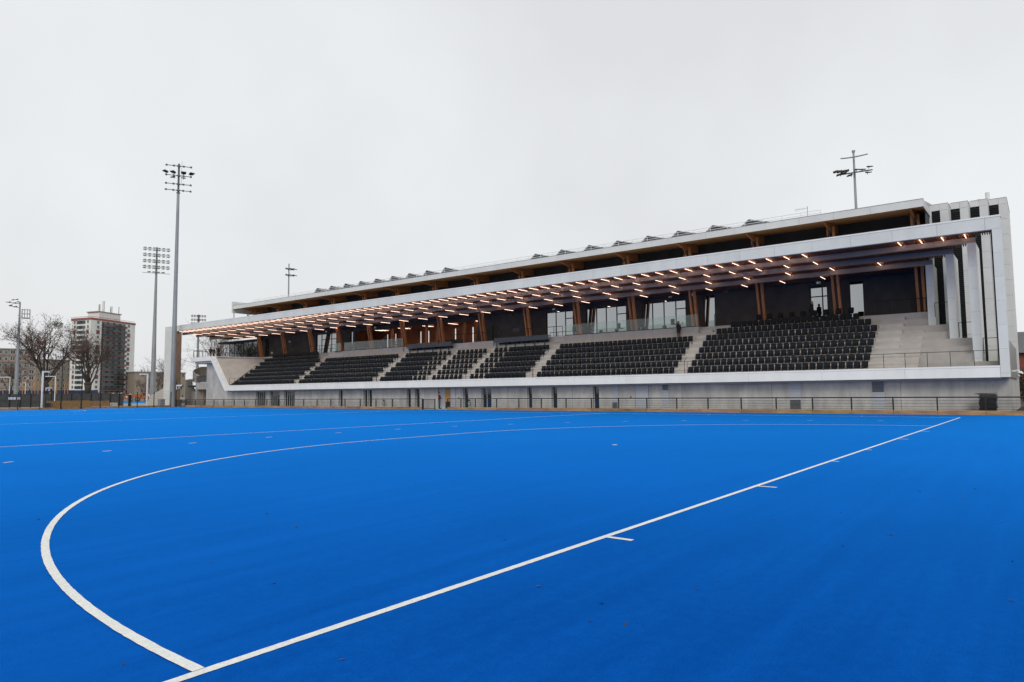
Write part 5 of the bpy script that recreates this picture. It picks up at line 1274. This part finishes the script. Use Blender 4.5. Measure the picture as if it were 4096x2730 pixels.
b = MB(); pts = [(16.56+.13*math.cos(R(30*k)), 100.975, 2.56+.13*math.sin(R(30*k))) for k in range(13)]; b.path(pts, .016, 4)
for k in range(3): b.tube((16.56+.12*math.cos(R(60*k)), 100.975, 2.56+.12*math.sin(R(60*k))), (16.56-.12*math.cos(R(60*k)), 100.975, 2.56-.12*math.sin(R(60*k))), .014, n=4)
mk('emblem', b, 'white_paint', wb)
for k, (x, ww, m_) in enumerate(((11.85, .12, 'steel_white'), (12.25, .27, 'white_paint'), (12.85, .17, 'cloth_white'))):
    b = MB(); b.box(x-ww, x+ww, 99.93, 99.95, 1.36, 1.66); b.box(x-ww*.6, x+ww*.6, 99.925, 99.929, 1.55, 1.60, 1); b.box(x-ww*.7, x+ww*.3, 99.925, 99.929, 1.42, 1.47, 1)
    tag(mk('notice_plate', b, [m_, 'grey_metal_dark']), ('small pale notice plate on the end fence', 'wide white notice plate on the end fence', 'lilac white square notice plate on the end fence')[k], 'notice', 'notices on the end fence')
b = MB(); b.tube((0,0,0), (0,0,5.6), .09, n=6); me = b.mesh('timber_post', 'post_orange')
for px in (12, 90, 100, 127, 140, 152, 200, 226, 247, 259, 271):
    tag(put('timber_post', me, None, polar(ray_az(px, 1570), 205+random.uniform(-6, 6))), 'thin orange timber post standing before the blue screen strip', 'post', 'orange timber posts')

# ---- vehicles far off
def wheel(t, x, y, r_, w_, m_='rubber'):
    b = MB(); b.tube((x, y-w_/2, r_), (x, y+w_/2, r_), r_, n=14); w_o = mk('wheel', b, m_, t, local=True)
    b = MB(); b.tube((x, y-w_/2-.01, r_), (x, y+w_/2+.01, r_), r_*.55, n=10); mk('rim', b, 'galv', w_o, local=True)
def car(label, loc, yaw, m_='car_white', van=False):
    t = thing('parked_car' if not van else 'delivery_van', label, 'van' if van else 'car', loc, None, yaw)
    pr = [(-2.1,.3),(2.1,.3),(2.15,.75),(1.2,.95),(.6,1.42),(-1.3,1.45),(-1.95,1.0),(-2.15,.8)] if not van else [(-2.6,.35),(2.5,.35),(2.55,.95),(2.0,1.2),(1.4,2.15),(-2.6,2.2)]
    b = MB(); b.prism(pr, 'y', -.85, .85); mk('body', b, m_, t, local=True)
    gl_ = [(.95,.97),(.52,1.36),(-1.2,1.38),(-1.65,1.0)] if not van else [(1.95,1.22),(1.4,2.0),(.6,2.0),(.6,1.22)]
    for y in (-.861, .861):
        b = MB(); b.add([(p[0], y, p[1]) for p in gl_], [(0,1,2,3)]); mk('window', b, 'window_far', t, local=True)
    for x in (-1.35, 1.35):
        for y in (-.75, .75): wheel(t, x, y, .33, .22)
car('white delivery van parked before the tower block', polar(ray_az(475, 1570), 300, .9), R(-20), van=True)
car('white car parked on the street behind the dark totem', polar(ray_az(514, 1575), 310, .9), R(-22))
car('white car parked beside the ramp wall', polar(ray_az(604, 1575), 290, .9), R(60))
car('pale car parked farther along the street', polar(ray_az(536, 1585), 330, .9), R(-20), 'galv')
car('white van parked behind the dark screen fence', polar(ray_az(305, 1578), 290, .9), R(-18), van=True)
def digger(label, loc, yaw, m_, skip=None):
    t = thing('site_dumper', label, 'dumper', loc, 'construction machines on the site', yaw)
    b = MB(); b.box(-2.0, 1.8, -.8, .8, .8, 1.3); mk('chassis', b, m_, t, local=True)
    b = MB(); b.prism([(-2.4,1.31),(-.6,1.31),(-.2,2.4),(-2.9,2.2)], 'y', -1.0, 1.0); mk('skip', b, skip or m_, t, local=True)
    b = MB(); b.prism([(0,1.31),(1.8,1.31),(1.8,1.9),(1.2,2.0),(1.0,2.9),(.1,2.9)], 'y', -.75, .75); cb = mk('cab', b, m_, t, local=True)
    for y in (-.76, .76):
        b = MB(); b.add([(.2,y,1.9),(1.05,y,1.95),(.92,y,2.75),(.2,y,2.75)], [(0,1,2,3)]); mk('cab_window', b, 'window_far', cb, local=True)
    for x in (-1.3, 1.3):
        for y in (-.8, .8): wheel(t, x, y, .75, .45, 'tyre_grey')
digger('orange site dumper standing behind the low board edging', polar(ray_az(432, 1595), 240), R(-20), 'machine_orange')
digger('orange site dumper with a raised skip nearer the white car', polar(ray_az(503, 1595), 242), R(160), 'machine_orange')
digger('small orange site machine beside the lamp grid mast foot', polar(ray_az(569, 1597), 246), R(-30), 'machine_orange')
digger('dark blue skip dumper between two orange machines', polar(ray_az(457, 1585), 262), R(-18), 'machine_blue')
digger('red site machine behind the pollarded tree', polar(ray_az(385, 1592), 236), R(-20), 'machine_red')

# ---- right edge: brick house and hedge beyond the stand
t = thing('brick_house', 'red brick house with grey roof beyond the louvred end of the stand', 'house', (150, -6, 0))
b = MB(); b.box(150, 165, -30, 1.5, 0, 8.6); mk('wall', b, 'red_brick', t)
b = MB(); b.prism([(149, 8.6), (166, 8.6), (157, 13.2)], 'y', -31, 2.0); mk('roof', b, 'galv_dark', t)
b = MB(); rnd = random.Random(8)
for _ in range(3500):
    p = Vector((rnd.uniform(88, 93), rnd.uniform(-14, 1.0), 0)); p.z = rnd.uniform(.2, 4.6+.5*math.sin(p.y*1.3)); s_ = rnd.uniform(.12,.3)
    u_ = Vector((rnd.gauss(0,1), rnd.gauss(0,1), rnd.gauss(0,1))).normalized(); v_ = u_.orthogonal().normalized(); b.add([p, p+u_*s_+v_*s_*.6, p+u_*s_*2, p+u_*s_-v_*s_*.6], [(0,1,2,3)])
t = thing('hedge', 'dark evergreen hedge behind the earth mound', 'hedge', (90, -6, 0)); mk('foliage', b, 'hedge', t)
b = MB()
for k in range(9): b.tube((90.5, -13.5+k*1.7, 0), (90.5, -13.4+k*1.7, 3.4), .1, .04, n=6)
mk('stems', b, 'bark', t)
